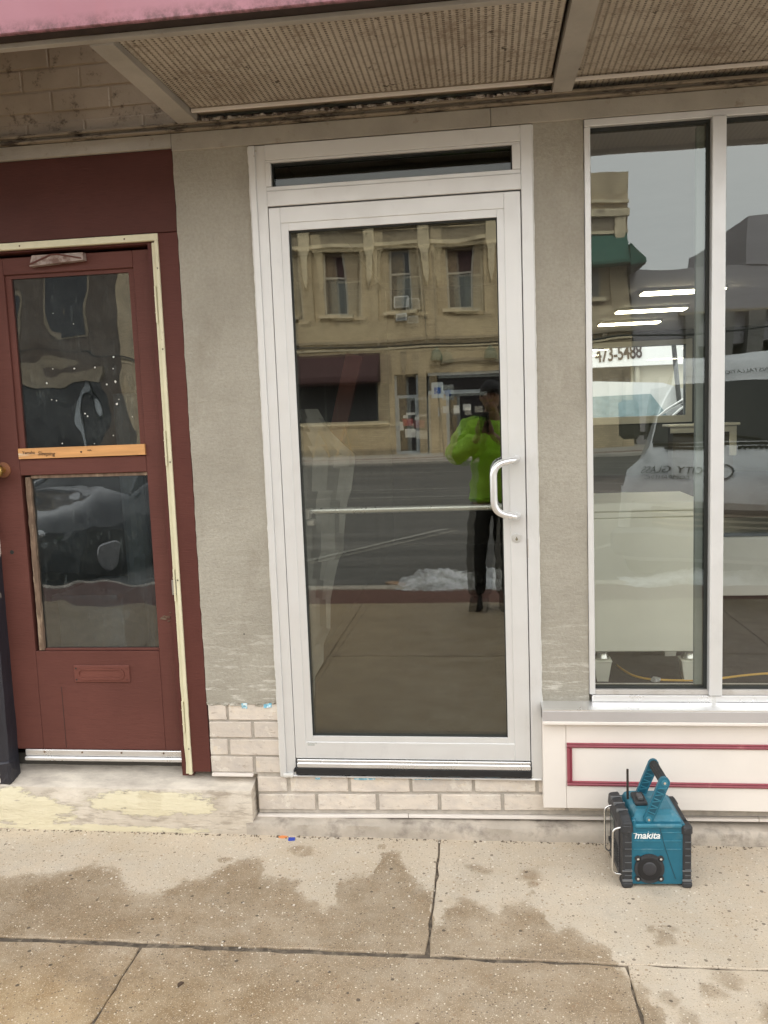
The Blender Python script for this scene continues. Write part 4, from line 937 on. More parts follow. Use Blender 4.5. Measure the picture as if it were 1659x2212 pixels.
dk = thing('reception_desk', 'long pale grey desk standing farther inside the shop', 'desk', (3, 2.3, .1))
O('front_panel', MB().box(1.60, 4.4, 2.02, 2.06, .255, .615, .003), simple('desk_grey', (.72, .71, .62), .5, var=.04, vs=3, bump=0), dk)
O('desk_top', MB().box(1.55, 4.5, 2.0, 2.7, .616, .64, .004), simple('desk_top_dark', (.10, .11, .11), .4, bump=0), dk)
for xx in (1.7, 4.3):
    for yy in (2.1, 2.6): O('leg', MB().box(xx-.03, xx+.03, yy-.03, yy+.03, .1, .616), M_INT_DARK, dk)
cpts = [(1.405, 1.10, .108), (1.425, 1.02, .106), (1.46, .93, .106), (1.52, .88, .106), (1.60, .865, .106), (1.68, .86, .106), (1.76, .866, .106), (1.86, .895, .106), (1.98, .94, .106), (2.12, .97, .106), (2.35, .96, .106), (2.7, .88, .106)]
def spline(P, n=8):
    P = [Vector(p) for p in P]; out = []
    for i in range(len(P)-1):
        p0, p1, p2, p3 = P[max(i-1, 0)], P[i], P[i+1], P[min(i+2, len(P)-1)]
        for k in range(n):
            u = k/n; out.append(.5*((2*p1)+(-p0+p2)*u+(2*p0-5*p1+4*p2-p3)*u*u+(-p0+3*p1-3*p2+p3)*u**3))
    return out+[P[-1]]
tag(O('extension_cord', MB().tube(spline(cpts), .0055, 8), simple('yellow_cord', (.72, .42, .07), .5, bump=0), smooth=True), 'yellow extension cord lying on the shop carpet behind the window', 'cord')
mb = MB().ell((1.545, .85, .112), (.020, .015, .014), 14).jitter(.012, 60); tag(O('crumpled_wrapper', mb, simple('foil', (.55, .54, .52), .35, .3, var=.2, vs=90)), 'crumpled grey wrapper lying next to the yellow cord', 'wrapper')
# inside the hall behind the glass door
mb = MB(); out = [(1.44, -.05, .04), (1.40, .05, .06), (1.34, -.05, .10), (1.28, -.05, .15), (1.235, -.05, .205), (1.18, -.05, .195), (1.08, -.05, .175), (1.035, -.05, .16), (.97, -.05, .150), (.89, -.05, .142), (.81, -.05, .138), (.765, -.05, .105), (.68, -.05, .082), (.59, -.05, .066), (.46, -.05, .062), (.377, -.05, .018), (.29, -.05, .012), (.234, -.05, -.02), (.1, -.05, -.03), (-.01, -.05, -.04)]
rings = []
for (z, xa, xb) in out:
    row = []
    for k in range(13):
        u = k/12; x = -.16+(xb+.16)*u; row.append((x, .50+.030*math.sin(x*62+z*3)+.012*mnoise.noise(Vector((x*14, z*5, 1)))+.03*u, z))
    rings.append(row)
mb.loft(rings, closed=False, caps=False)
tag(O('plastic_sheet', mb, simple('dusty_plastic_sheet', (.38, .38, .36), .6, var=.12, vs=8, bump=.3, bs=12), smooth=True), 'dusty pale sheet hanging just inside the glass door on the left', 'sheet')
bm_ = MB().prism([(-.02, .94), (.055, .96), (.245, 1.66), (.175, 1.68)], .56, .60)
tag(O('leaning_plank', bm_, m_maroon('red_plank_paint', (.11, .038, .028))), 'red-brown plank leaning inside the glass door behind the hanging sheet', 'plank')
# stair hall clutter behind the wooden door
tag(O('cardboard_tube', MB().tube([(-.98, .9, .03), (-.93, .75, 1.55)], .06, 14), simple('grey_card', (.3, .32, .32), .8)), 'grey card tube leaning inside the old wooden door', 'tube')
bx = thing('storage_box', 'pale storage box standing behind the lower glass of the wooden door', 'box', (-1.1, .8, .03))
O('carton', MB().box(-1.25, -.93, .55, 1.0, .03, .62, .006), simple('blue_grey_card', (.22, .27, .28), .8), bx); O('carton_flap', MB().box(-1.25, -.93, .5, .55, .60, .625), simple('blue_grey_card2', (.22, .27, .28), .8), bx)

# ================================================================ ACROSS THE STREET (seen mirrored in the glass)
def m_tanbrick():
    t = NT('tan_facade_brick')
    mp = t.n('ShaderNodeMapping'); mp.inputs['Rotation'].default_value = (R(90), 0, 0); t.l(t.pos(), mp.inputs[0])
    b = t.n('ShaderNodeTexBrick'); b.inputs['Scale'].default_value = 1; b.inputs['Brick Width'].default_value = .22; b.inputs['Row Height'].default_value = .075; b.inputs['Mortar Size'].default_value = .008
    b.inputs['Color1'].default_value = (.60, .49, .32, 1); b.inputs['Color2'].default_value = (.46, .37, .235, 1); b.inputs['Mortar'].default_value = (.36, .28, .18, 1)
    t.l(mp.outputs[0], b.inputs[0])
    c = t.mix(t.ramp(t.noise(1.1, 6, .7), [(.42, 0), (.7, .65)]), b.outputs[0], (.21, .165, .11))
    c = t.mix(t.ramp(t.noise(.5, 4, .6, stretch=(2, 1, .3)), [(.5, 0), (.8, .5)]), c, (.52, .42, .26))
    t.bsdf(c, .9); return t.m
M_TAN = m_tanbrick()
M_TANSTONE = simple('tan_stone', (.66, .56, .38), .85, var=.15, vs=2, bump=0, dirt=(.25, .20, .14), dth=(.55, .72), ds=2.5)
M_TANDK = simple('weathered_stone', (.26, .215, .15), .85, var=.25, vs=3, bump=0)
M_WINDK = simple('dark_window_glass', (.022, .022, .024), .12, bump=0, var=.2, vs=1)
M_WINGREY = simple('curtained_window_glass', (.11, .12, .11), .2, bump=0, var=.25, vs=1.5)
M_BLIND = simple('maroon_blind', (.045, .022, .022), .8, bump=0)
M_SASH = simple('pale_sash_paint', (.46, .43, .36), .6, bump=0)
M_AWNM = simple('maroon_awning_cloth', (.048, .021, .022), .8, var=.2, vs=1, bump=0)
M_AWNG = simple('green_awning_cloth', (.018, .105, .075), .7, var=.15, vs=1, bump=0)
M_ALUBLUE = simple('storefront_aluminium', (.42, .46, .48), .4, .4, bump=0)
FY = -30.0
ba = thing('brick_building', 'tan brick two-storey building across the street mirrored in the glass door', 'building', (-2, -33, 0))
wins = [-9.5, -7.15, -4.85, -2.42, 0.0, 2.35, 4.75]
# upper wall built around recessed bays
zb, zt = 4.47, 8.02
up_ = MB().box(-14, 6.27, FY-8, FY, zt+.0, 10.2)
edges = [-14]
for cx in wins: edges += [cx-.88, cx+.86]
edges.append(6.27)
for a, b in zip(edges[0::2], edges[1::2]): up_.box(a, b, FY-.5, FY, 5.25, zt)
up_.box(-14, 6.27, FY-.5, FY, zb, 5.25)
O('upper_wall_brick', up_, M_TAN, ba)
inn = MB()
for cx in wins:
    inn.box(cx-.88, cx-.46, FY-.5, FY-.22, 5.25, zt).box(cx+.46, cx+.86, FY-.5, FY-.22, 5.25, zt).box(cx-.46, cx+.46, FY-.5, FY-.22, 5.25, 5.52)
O('recessed_wall', inn, M_TAN, ba)
O('side_wall', MB().box(6.0, 6.268, FY-9, FY-.001, -.02, 4.46), M_TAN, ba); O('core', MB().box(-14, 6.0, FY-9, FY-.51, -.02, 8.0), M_WINDK, ba)
for i, cx in enumerate(wins):
    O('lintel', MB().box(cx-.87, cx+.85, FY-.3, FY-.03, 7.92, zt-.001), M_TANDK, ba)
    wf = O('window', MB().box(cx-.455, cx-.39, FY-.40, FY-.30, 5.55, 7.9).box(cx+.39, cx+.455, FY-.40, FY-.30, 5.55, 7.9).box(cx-.39, cx+.39, FY-.40, FY-.29, 6.93, 7.0).box(cx-.39, cx+.39, FY-.40, FY-.30, 5.55, 5.62), M_SASH, ba)
    O('pane', MB().box(cx-.39, cx+.39, FY-.38, FY-.37, 7.0, 7.9), M_BLIND if i % 2 == 0 else M_WINDK, wf)
    O('pane', MB().box(cx-.39, cx+.39, FY-.37, FY-.36, 5.62, 6.93), M_WINGREY, wf)
    O('curtain', MB().box(cx-.39, cx-.20, FY-.359, FY-.35, 5.62, 6.93), M_WINDK, wf)
    O('sill', MB().box(cx-.66, cx+.66, FY-.25, FY+.12, 5.40, 5.52), M_TANSTONE, ba)
for i, px in enumerate([-10.7, -8.32, -5.98, -3.62, -1.24, 1.16, 3.55, 5.95]):
    O('pilaster', MB().prism([(px-.22, 8.0), (px-.22, 8.72), (px+.22, 8.72), (px+.22, 8.0), (px+.13, 7.7), (px+.10, 6.9), (px, 6.5), (px-.10, 6.9), (px-.13, 7.7)], FY-.01, FY+.16), M_TANSTONE, ba)
O('cornice', MB().box(-14, 6.3, FY, FY+.10, 8.05, 8.18).box(-14, 6.32, FY, FY+.22, 8.72, 8.98).box(-14, 6.3, FY, FY+.16, 9.2, 9.3), M_TANSTONE, ba)
O('frieze', MB().box(-13.9, 6.2, FY, FY+.05, 8.19, 8.7), M_TANDK, ba)
O('string_course', MB().box(-14, 6.3, FY, FY+.14, 4.36, 4.46), M_TANDK, ba); O('string_course', MB().box(-14, 6.28, FY, FY+.07, 4.08, 4.16), M_TANSTONE, ba)
for k in range(29): O('bracket', MB().box(-12+k*.62, -11.9+k*.62, FY+.06, FY+.13, 4.22, 4.35), M_TANDK, ba)
# ground floor
lo = MB().box(-14, -7.6, FY-.5, FY, -.02, 4.359).box(-3.38, -2.72, FY-.5, FY, -.02, 4.359).box(-7.6, -3.38, FY-.5, FY, 4.0, 4.359).box(-7.6, -3.38, FY-.5, FY, -.02, 1.3).box(-2.72, 5.99, FY-.5, FY, 3.1, 4.359).box(-1.76, -1.46, FY-.5, FY, -.02, 3.1).box(-1.40, -.72, FY-.45, FY-.02, -.02, 2.25).box(1.9, 5.99, FY-.5, FY, -.02, 3.1)
O('lower_wall_brick', lo, M_TAN, ba)
O('base_course', MB().box(-14, -2.74, FY, FY+.05, -.02, .22), M_TANDK, ba)
w1 = O('shop_window', MB().box(-7.6, -7.5, FY-.3, FY-.2, 1.3, 4.0).box(-3.48, -3.38, FY-.3, FY-.2, 1.3, 4.0).box(-5.55, -5.48, FY-.3, FY-.2, 1.3, 4.0), M_WINGREY, ba)
O('pane', MB().box(-7.5, -3.48, FY-.28, FY-.26, 1.3, 4.0), M_WINDK, w1)
O('sill', MB().box(-7.8, -3.0, FY-.2, FY+.10, 1.18, 1.32), M_TANSTONE, ba)
aw = O('awning', MB().prism([(FY+.0, 4.0), (FY+1.0, 3.05), (FY+1.0, 2.85), (FY+.0, 2.85)], -7.75, -3.25, 'x'), M_AWNM, ba, label='dark maroon shop awning')
dr = O('shop_door', MB().box(-2.72, -2.63, FY-.25, FY-.15, -.02, 3.05).box(-1.85, -1.76, FY-.25, FY-.15, -.02, 3.05).box(-2.63, -1.85, FY-.25, FY-.15, 2.16, 2.28).box(-2.63, -1.85, FY-.25, FY-.15, -.02, .10).box(-2.63, -2.56, FY-.24, FY-.16, .1, 2.16).box(-1.92, -1.85, FY-.24, FY-.16, .1, 2.16), M_ALUBLUE, ba)
O('pane', MB().box(-2.56, -1.92, FY-.22, FY-.20, .1, 2.16), M_WINDK, dr); O('pane', MB().box(-2.63, -1.85, FY-.22, FY-.20, 2.28, 3.05), M_WINDK, dr)
M_PAPER = simple('paper', (.62, .61, .57), .8, var=.05, vs=3, bump=0); M_PAPERR = simple('red_paper', (.30, .05, .05), .8, bump=0)
for (a, b, c, d, m_) in ((-2.30, -1.93, 1.50, 1.60, M_PAPER), (-2.42, -2.22, 1.38, 1.5, M_PAPER), (-2.44, -2.02, 1.08, 1.36, M_PAPERR), (-2.56, -2.42, .9, 1.25, M_PAPER), (-2.36, -1.93, .62, .96, M_PAPER)):
    O('notice', MB().box(a, b, FY-.199, FY-.195, c, d), m_, dr)
sf = O('storefront_window', MB().box(-1.40, 1.9, FY-.2, FY-.05, 2.26, 2.40).box(-.72, -.60, FY-.2, FY-.05, -.02, 2.26).box(.9, 1.0, FY-.2, FY-.05, -.02, 2.26).box(-1.40, 1.9, FY-.2, FY-.05, 2.98, 3.1), M_ALUBLUE, ba)
O('pane', MB().box(-.6, 1.9, FY-.16, FY-.15, .3, 2.26), M_WINDK, sf); O('pane', MB().box(-1.4, 1.9, FY-.16, FY-.15, 2.4, 2.98), M_WINDK, sf); O('stallriser', MB().box(-.6, 1.9, FY-.2, FY-.06, -.02, .3), M_TANSTONE, sf)
for (a, b, c, d) in ((-1.04, -.90, 1.40, 1.74), (-.86, -.62, 1.52, 1.78), (-.42, -.18, 1.50, 1.80), (-.04, .27, 1.60, 1.84)):
    O('notice', MB().box(a, b, FY-.02 if b < -.6 else FY-.14, FY-.012 if b < -.6 else FY-.13, c, d), M_PAPER, sf)
O('arch_trim', MB().prism([(-1.3, 3.36)]+[(-1.3+3.0*k/16, 3.42+.22*math.sin(math.pi*k/16)) for k in range(17)]+[(1.7, 3.36)]+[(1.7-3.0*k/16, 3.32+.18*math.sin(math.pi*k/16)) for k in range(17)], FY+.005, FY+.10), M_TANDK, ba)
for cx in (-1.02, 1.05):
    lm = O('wall_lantern', MB().tube([(cx, FY+.22, 3.55), (cx, FY+.22, 3.62), (cx, FY+.22, 3.86), (cx, FY+.22, 3.98), (cx, FY+.22, 4.06)], [.24, .25, .21, .08, .02], 14), simple('verdigris_lantern', (.16, .19, .13), .6, bump=0), ba, smooth=True)
    O('lantern_arm', MB().tube([(cx, FY, 3.4), (cx, FY+.22, 3.4), (cx, FY+.22, 3.56)], .03, 8), M_TANDK, lm)
O('hanging_sign', MB().prism([(-2.44, 3.98), (-2.2, 4.02), (-2.16, 3.6), (-2.26, 3.1), (-2.33, 2.95), (-2.38, 3.4)], FY+.02, FY+.12), M_TANDK, ba)
O('vertical_pipe', MB().tube([(-1.42, FY+.06, 4.5), (-1.42, FY+.06, 8.0)], .04, 8), M_TANDK, ba)
ac = thing('air_conditioner', 'white window air conditioner in the upper window of the tan building', 'air conditioner', (-2.38, FY-.05, 5.66))
O('case', MB().box(-2.68, -2.10, FY-.35, FY+.20, 5.62, 6.06, .02), simple('ac_white', (.62, .63, .62), .5, bump=0), ac)
O('grille', MB().box(-2.63, -2.15, FY+.19, FY+.215, 5.67, 6.01), simple('ac_grille', (.20, .22, .22), .6, bump=0), ac)
ac = thing('vent_unit', 'small pale vent box on the tan wall below the air conditioner', 'vent', (-2.35, FY+.1, 5.15))
O('case', MB().box(-2.60, -2.18, FY, FY+.2, 5.12, 5.40, .02), bpy.data.materials['ac_white'], ac); O('grille', MB().box(-2.55, -2.23, FY+.19, FY+.212, 5.17, 5.35), bpy.data.materials['ac_grille'], ac)
ga = thing('green_awning', 'dark green cloth awning wrapped round the corner of the tan building', 'awning', (5.8, FY+.4, 6.7))
O('canopy_cloth', MB().prism([(FY+.0, 8.06), (FY+.9, 6.75), (FY+.9, 6.62), (FY+.0, 6.62)], 4.2, 6.26, 'x'), M_AWNG, ga)
O('side_cloth', MB().prism([(6.275, 7.42), (6.86, 6.78), (6.86, 6.64), (6.275, 6.50)], FY-3, FY+.9), M_AWNG, ga)
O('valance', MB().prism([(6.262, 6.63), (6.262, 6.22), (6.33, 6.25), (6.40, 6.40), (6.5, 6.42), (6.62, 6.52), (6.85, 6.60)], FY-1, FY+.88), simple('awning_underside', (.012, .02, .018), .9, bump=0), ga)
b3 = thing('dark_brick_building', 'dark brown brick building across the street, mirrored in the old wooden door', 'building', (-20, -34, 0))
M_BRN = simple('dark_brown_brick', (.11, .085, .065), .9, var=.25, vs=2, bump=0)
O('wall', MB().box(-40, -14.02, FY-10, FY-.6, 3.4, 10.8).box(-40, -38, FY-10, FY-.5, -.02, 3.4).box(-15.2, -14.02, FY-10, FY-.5, -.02, 3.4), M_BRN, b3)
O('cornice', MB().box(-40, -14.02, FY-.59, FY-.3, 9.6, 10.0), M_TANDK, b3)
O('shop_band', MB().box(-38, -15.2, FY-.59, FY-.35, 3.4, 4.1), M_TANDK, b3)
O('shopfront_glass', MB().box(-38, -15.2, FY-1.4, FY-1.2, -.02, 3.4), M_WINDK, b3)
for k in range(8):
    cx = -36.5+k*2.9
    w_ = O('window', MB().box(cx-.6, cx+.6, FY-.62, FY-.55, 5.4, 8.0), M_TANDK, b3); O('pane', MB().box(cx-.48, cx+.48, FY-.55, FY-.53, 5.5, 7.9), M_WINDK, w_)
    O('mullion', MB().box(cx-.08, cx+.08, FY-1.19, FY-1.1, -.02, 3.4), M_ALUBLUE, b3)
# second building
bb2 = thing('grey_flat_building', 'plain grey flat-roofed building with dark recessed ground floor across the street', 'building', (14, -36, 0))
M_GREYST = simple('grey_stucco', (.30, .29, .31), .9, var=.05, vs=.4, bump=0)
O('upper_wall', MB().box(6.6, 34, FY-12, FY-1.5, 3.9, 6.72), M_GREYST, bb2)
O('raised_parapet', MB().box(11.0, 34, FY-11, FY-1.45, 6.73, 8.6), M_GREYST, bb2)
O('lower_core', MB().box(8.5, 34, FY-12, FY-2.6, -.02, 3.9), M_WINDK, bb2)
O('left_wall', MB().box(6.6, 8.45, FY-12, FY-1.52, -.02, 3.9), M_GREYST, bb2)
M_PILL = simple('grey_column_paint', (.15, .145, .135), .85, bump=0)
for k in range(11): O('column', MB().box(8.6+k*1.15, 9.2+k*1.15, FY-2.55, FY-1.0, -.02, 5.02), M_PILL, bb2)
O('lintel', MB().box(8.4, 34, FY-2.5, FY-1.2, 5.03, 5.12), M_TANDK, bb2)
# overhead wires
def wire(name, lab, a, b, sag, r=.03):
    a, b = Vector(a), Vector(b); P = [a.lerp(b, k/24)+Vector((0, 0, -sag*4*(k/24)*(1-k/24))) for k in range(25)]
    tag(O(name, MB().tube(P, r, 6), M_GASKET), lab, 'cable')
wire('overhead_cable', 'sagging overhead cable strung along the far side of the street', (-20, -27.2, 4.6), (28, -27.4, 4.9), .8)
# parking sign across the street
sg = thing('parking_sign', 'blue and white disabled parking sign on a leaning post across the street', 'sign', (-.62, -25.9, -.02))
O('post', MB().tube([(-.62, -25.9, -.02), (-.82, -25.95, 2.55)], .035, 8), M_TANDK, sg)
pl_ = O('plate', MB().box(-1.02, -.62, -25.90, -25.885, 2.02, 2.55, .004), simple('sign_white', (.55, .60, .62), .5, bump=0), sg)
M_SBLUE = simple('sign_blue', (.03, .12, .42), .5, bump=0)
O('blue_panel', MB().box(-.93, -.71, -25.884, -25.878, 2.16, 2.38), M_SBLUE, pl_)
wc = MB().tube([(-.83, -25.874, 2.26), (-.83, -25.874, 2.34)], .012, 6); O('wheelchair_symbol', wc, bpy.data.materials['sign_white'], pl_)
O('wheelchair_symbol', MB().tube([(-.83+.045*math.cos(R(a)), -25.874, 2.225+.045*math.sin(R(a))) for a in range(100, 381, 20)], .009, 6), bpy.data.materials['sign_white'], pl_)
# A-frame sandwich boards
for i, cx in enumerate((-5.55, -4.62)):
    t = thing('sandwich_board', ['left A-shaped wooden board frame standing by the tan building', 'right A-shaped wooden board frame standing by the tan building'][i], 'a-board', (cx, FY+1, -.02), 'wooden A-frames outside the tan building')
    for s in (-1, 1): O('leg', MB().tube([(cx+s*.34, FY+1.2, -.02), (cx, FY+1.0, 1.12)], .035, 6), simple('pale_timber', (.48, .34, .17), .7, bump=0) if 'pale_timber' not in bpy.data.materials else bpy.data.materials['pale_timber'], t)
    O('crossbar', MB().tube([(cx-.2, FY+1.12, .45), (cx+.2, FY+1.12, .45)], .025, 6), bpy.data.materials['pale_timber'], t)

# building behind the shop with the big phone number
bw2 = thing('white_sign_building', 'white building behind the shop carrying a big black phone number', 'building', (5, 24, -.1))
M_WHT = simple('white_cladding', (.88, .88, .87), .6, var=.03, vs=1, bump=0); M_CREAMW = simple('cream_cladding', (.58, .54, .42), .7, var=.05, vs=1, bump=0)
O('sign_band', MB().box(0, 14, 21.7, 22.2, 2.62, 4.4), M_WHT, bw2)
O('lower_wall', MB().box(5.02, 14, 22.0, 22.3, -.1, 2.62), M_CREAMW, bw2)
O('dark_opening', MB().box(0, 5.0, 22.15, 22.4, -.1, 2.62), M_WINDK, bw2); O('mass', MB().box(0, 14, 22.4, 28, -.1, 6.5), M_WHT, bw2)
O('downpipe', MB().tube([(5.16, 21.9, -.1), (5.16, 21.9, 2.7)], .07, 8), M_CREAMW, bw2)
pm = text_mesh("473-5488", 1, .01, bold=True, spacing=.95); xs_ = [v.co.x for v in pm.vertices]; zs_ = [v.co.y for v in pm.vertices]
pm.transform(Matrix.Translation((3.97, 21.68, 2.76)) @ Matrix.Rotation(R(-4), 4, 'Y') @ FACE_STREET @ Matrix.Diagonal((1.30/(max(xs_)-min(xs_)), .41/(max(zs_)-min(zs_)), 1, 1))); pm.materials.clear(); pm.materials.append(M_INK); put('phone_number', pm, bw2)
wire('leaning_pole', 'dark pole standing behind the shop, seen through its back window', (5.72, 18.5, -.1), (5.32, 18.5, 4.2), 0, .06)
bpy.data.objects['leaning_pole']['category'] = 'pole'

# ================================================================ SNOW
def snow(name, lab, segs, hmax, wid, seed):
    mb = MB(); nx, ny = 90, 26; V = []
    (xa, xb, yc) = segs
    for i in range(nx+1):
        u = i/nx; x = xa+(xb-xa)*u; row = []
        env = min(1, u*5, (1-u)*5)**.6
        for j in range(ny+1):
            v = j/ny*2-1; y = yc+v*wid*(1+.25*mnoise.noise(Vector((x*3, seed, 0))))
            h = env*max(0, 1-v*v)**.8*hmax*(.55+.75*abs(mnoise.noise(Vector((x*5, y*5, seed))))+.5*mnoise.noise(Vector((x*2.2, y*2, seed+4)))) + .03*mnoise.noise(Vector((x*17, y*17, seed))) + .012*mnoise.noise(Vector((x*50, y*50, seed)))
            row.append(mb.b.verts.new((x, y, G-.02+max(-.01, h))))
        V.append(row)
    for i in range(nx):
        for j in range(ny): mb.b.faces.new((V[i][j], V[i+1][j], V[i+1][j+1], V[i][j+1]))
    return tag(O(name, mb, M_SNOW, smooth=True, kind='stuff'), lab, 'snow')
snow('snow_heap', 'grey-white heap of old snow along the kerb behind the photographer', (-.12, 1.75, -4.98), .155, .36, 3.3)
snow('snow_heap', 'low strip of dirty snow along the kerb to the right, near the van', (2.0, 5.8, -4.9), .14, .25, 8.1)
o = O('dead_leaf', MB().prism([(-.31, -5.45), (-.22, -5.36), (-.12, -5.42), (-.15, -5.5), (-.25, -5.53)], -.345, -.325, 'z').jitter(.02, 20), simple('tan_leaf', (.42, .26, .16), .8)); tag(o, 'tan dead leaf lying in the road beside the snow', 'leaf')

# ================================================================ VEHICLES
M_CARGL = simple('car_glass', (.012, .014, .016), .06, bump=0, var=.1); M_TYRE = simple('tyre_rubber', (.02, .02, .02), .85, bump=0); M_RIM = simple('wheel_rim', (.45, .45, .46), .3, .8, bump=0)
M_LAMP = simple('lamp_glass', (.55, .58, .60), .08, bump=0, coat=1); M_TAIL = simple('tail_lamp', (.25, .01, .01), .2, bump=0)
M_VANW = simple('white_van_paint', (.70, .72, .74), .22, var=.04, vs=1.5, bump=0, dirt=(.36, .37, .38), dth=(.5, .8), ds=2.2, coat=.5)
M_DIRTYP = simple('dirty_lower_paint', (.14, .16, .18), .5, var=.3, vs=5, bump=0, dirt=(.30, .31, .32), dth=(.5, .75), ds=9)
M_DECAL = simple('dark_decal', (.015, .018, .02), .5, bump=0)
def wheel(par, x, y, r, w_):
    sgn = 1 if x > 0 else -1
    o = O('wheel', MB().tube([(x-w_/2, y, r), (x-w_/2+.02, y, r), (x+w_/2-.02, y, r), (x+w_/2, y, r)], [r*.93, r, r, r*.93], 24), M_TYRE, par, smooth=True, angle=40)
    O('rim', MB().tube([(x+sgn*(w_/2-.01), y, r), (x+sgn*(w_/2+.006), y, r)], [r*.62, r*.5], 18), M_RIM, o)
def sect(v, z0, hw, zm, hs, zs, ht, zt):
    return [(-hw*.94, -v, z0), (-hw, -v, zm), (-hs, -v, zs), (-ht, -v, zt), (-ht*.5, -v, zt+.015), (0, -v, zt+.02), (ht*.5, -v, zt+.015), (ht, -v, zt), (hs, -v, zs), (hw, -v, zm), (hw*.94, -v, z0)]
def car(name, label, group, loc, rz, paint, L=4.7, hs_=1.0, w=1.0):
    t = thing(name, label, 'car', loc, group, rz); LOCAL.add(t.name)
    k = L/4.7; W = w
    st = [(0, .34, .66*W, .45, .62*W, .56, .50*W, .60), (.10, .24, .80*W, .46, .78*W, .64, .68*W, .72), (.5, .2, .88*W, .5, .86*W, .74, .76*W, .83), (1.3, .18, .90*W, .55, .89*W, .86, .80*W, .97), (2.2, .18, .91*W, .55, .90*W, .88, .82*W, .985), (3.6, .18, .91*W, .55, .90*W, .92, .80*W, 1.0), (4.3, .2, .88*W, .55, .86*W, .9, .76*W, .99), (4.62, .28, .8*W, .5, .78*W, .82, .68*W, .92), (4.7, .36, .7*W, .5, .68*W, .6, .6*W, .66)]
    f = lambda r: [(x, y*k, z*hs_) for x, y, z in r]
    O('body', MB().loft([f(sect(*s)) for s in st]), paint, t, smooth=True, angle=50)
    gl = MB().loft([f([(-.80*W, -v, .95), (-a*W, -v, z), (0, -v, z+.02), (a*W, -v, z), (.80*W, -v, .95)]) for v, a, z in ((1.28, .78, .97), (1.65, .70, 1.20), (2.05, .62, 1.39), (2.6, .60, 1.43), (3.2, .60, 1.41), (3.7, .66, 1.22), (4.15, .74, 1.0))])
    cabn = O('windows', gl, M_CARGL, t, smooth=True, angle=50)
    O('roof', MB().loft([f([(-a*W, -v, z), (-a*.5*W, -v, z+.025), (0, -v, z+.034), (a*.5*W, -v, z+.025), (a*W, -v, z)]) for v, a, z in ((2.02, .62, 1.395), (2.6, .61, 1.44), (3.22, .61, 1.42))], closed=False, caps=False), paint, t, smooth=True)
    for s in (-1, 1):
        for P in ([(.79, 1.30, .97), (.71, 1.65, 1.21), (.625, 2.03, 1.41), (.615, 2.6, 1.455), (.615, 3.2, 1.43), (.67, 3.7, 1.24), (.77, 4.12, 1.0)],):
            O('window_frame', MB().tube([(s*a*W, -v*k, z*hs_) for a, v, z in P], .028, 6), paint, t, smooth=True)
        O('door_pillar', MB().tube([(s*.81*W, -2.75*k, .98*hs_), (s*.63*W, -2.72*k, 1.43*hs_)], .03, 6), paint, t)
        O('mirror', MB().ell((s*.98*W, -1.62*k, 1.02*hs_), (.09, .06, .06), 12), paint, t, smooth=True)
        O('headlight', MB().ell((s*.64*W, -.13*k, .66*hs_), (.17, .10, .07), 14), M_LAMP, t, smooth=True)
        O('tail_light', MB().ell((s*.66*W, -4.60*k, .80*hs_), (.15, .09, .07), 12), M_TAIL, t, smooth=True)
        for v in (.85, 3.7): wheel(t, s*.80*W, -v*k, .33, .22)
    O('grille', MB().box(-.36, .36, -.03*k, .02, .44*hs_, .60*hs_, .01), M_GASKET, t)
    O('licence_plate', MB().box(-.15, .15, -.01, .025, .32, .42, .004), M_TRIMW, t)
    return t
P_DARK = simple('dark_car_paint', (.015, .02, .028), .15, bump=0, coat=1, var=.1); P_SILV = simple('silver_car_paint', (.50, .52, .53), .22, .4, bump=0, coat=.6, var=.04); P_WHT = simple('white_car_paint', (.80, .81, .80), .2, bump=0, coat=.6, var=.02)
car('parked_car', 'dark sedan parked nose to the kerb, nearest car mirrored in the wooden door', 'cars parked nose-in along the kerb', (-4.75, -5.4, -.365), R(20), P_DARK)
car('parked_car', 'silver sedan parked nose to the kerb beyond the dark sedan', 'cars parked nose-in along the kerb', (-7.75, -5.6, -.365), R(20), P_SILV)
car('parked_car', 'white sedan parked nose to the kerb, farthest in the row to the left', 'cars parked nose-in along the kerb', (-10.8, -5.6, -.365), R(20), P_WHT)
car('silver_car', 'silver-white crossover parked sideways behind the shop, seen through its back window', None, (3.5, 17.2, -.1), R(90), P_WHT, 4.7, 1.2)
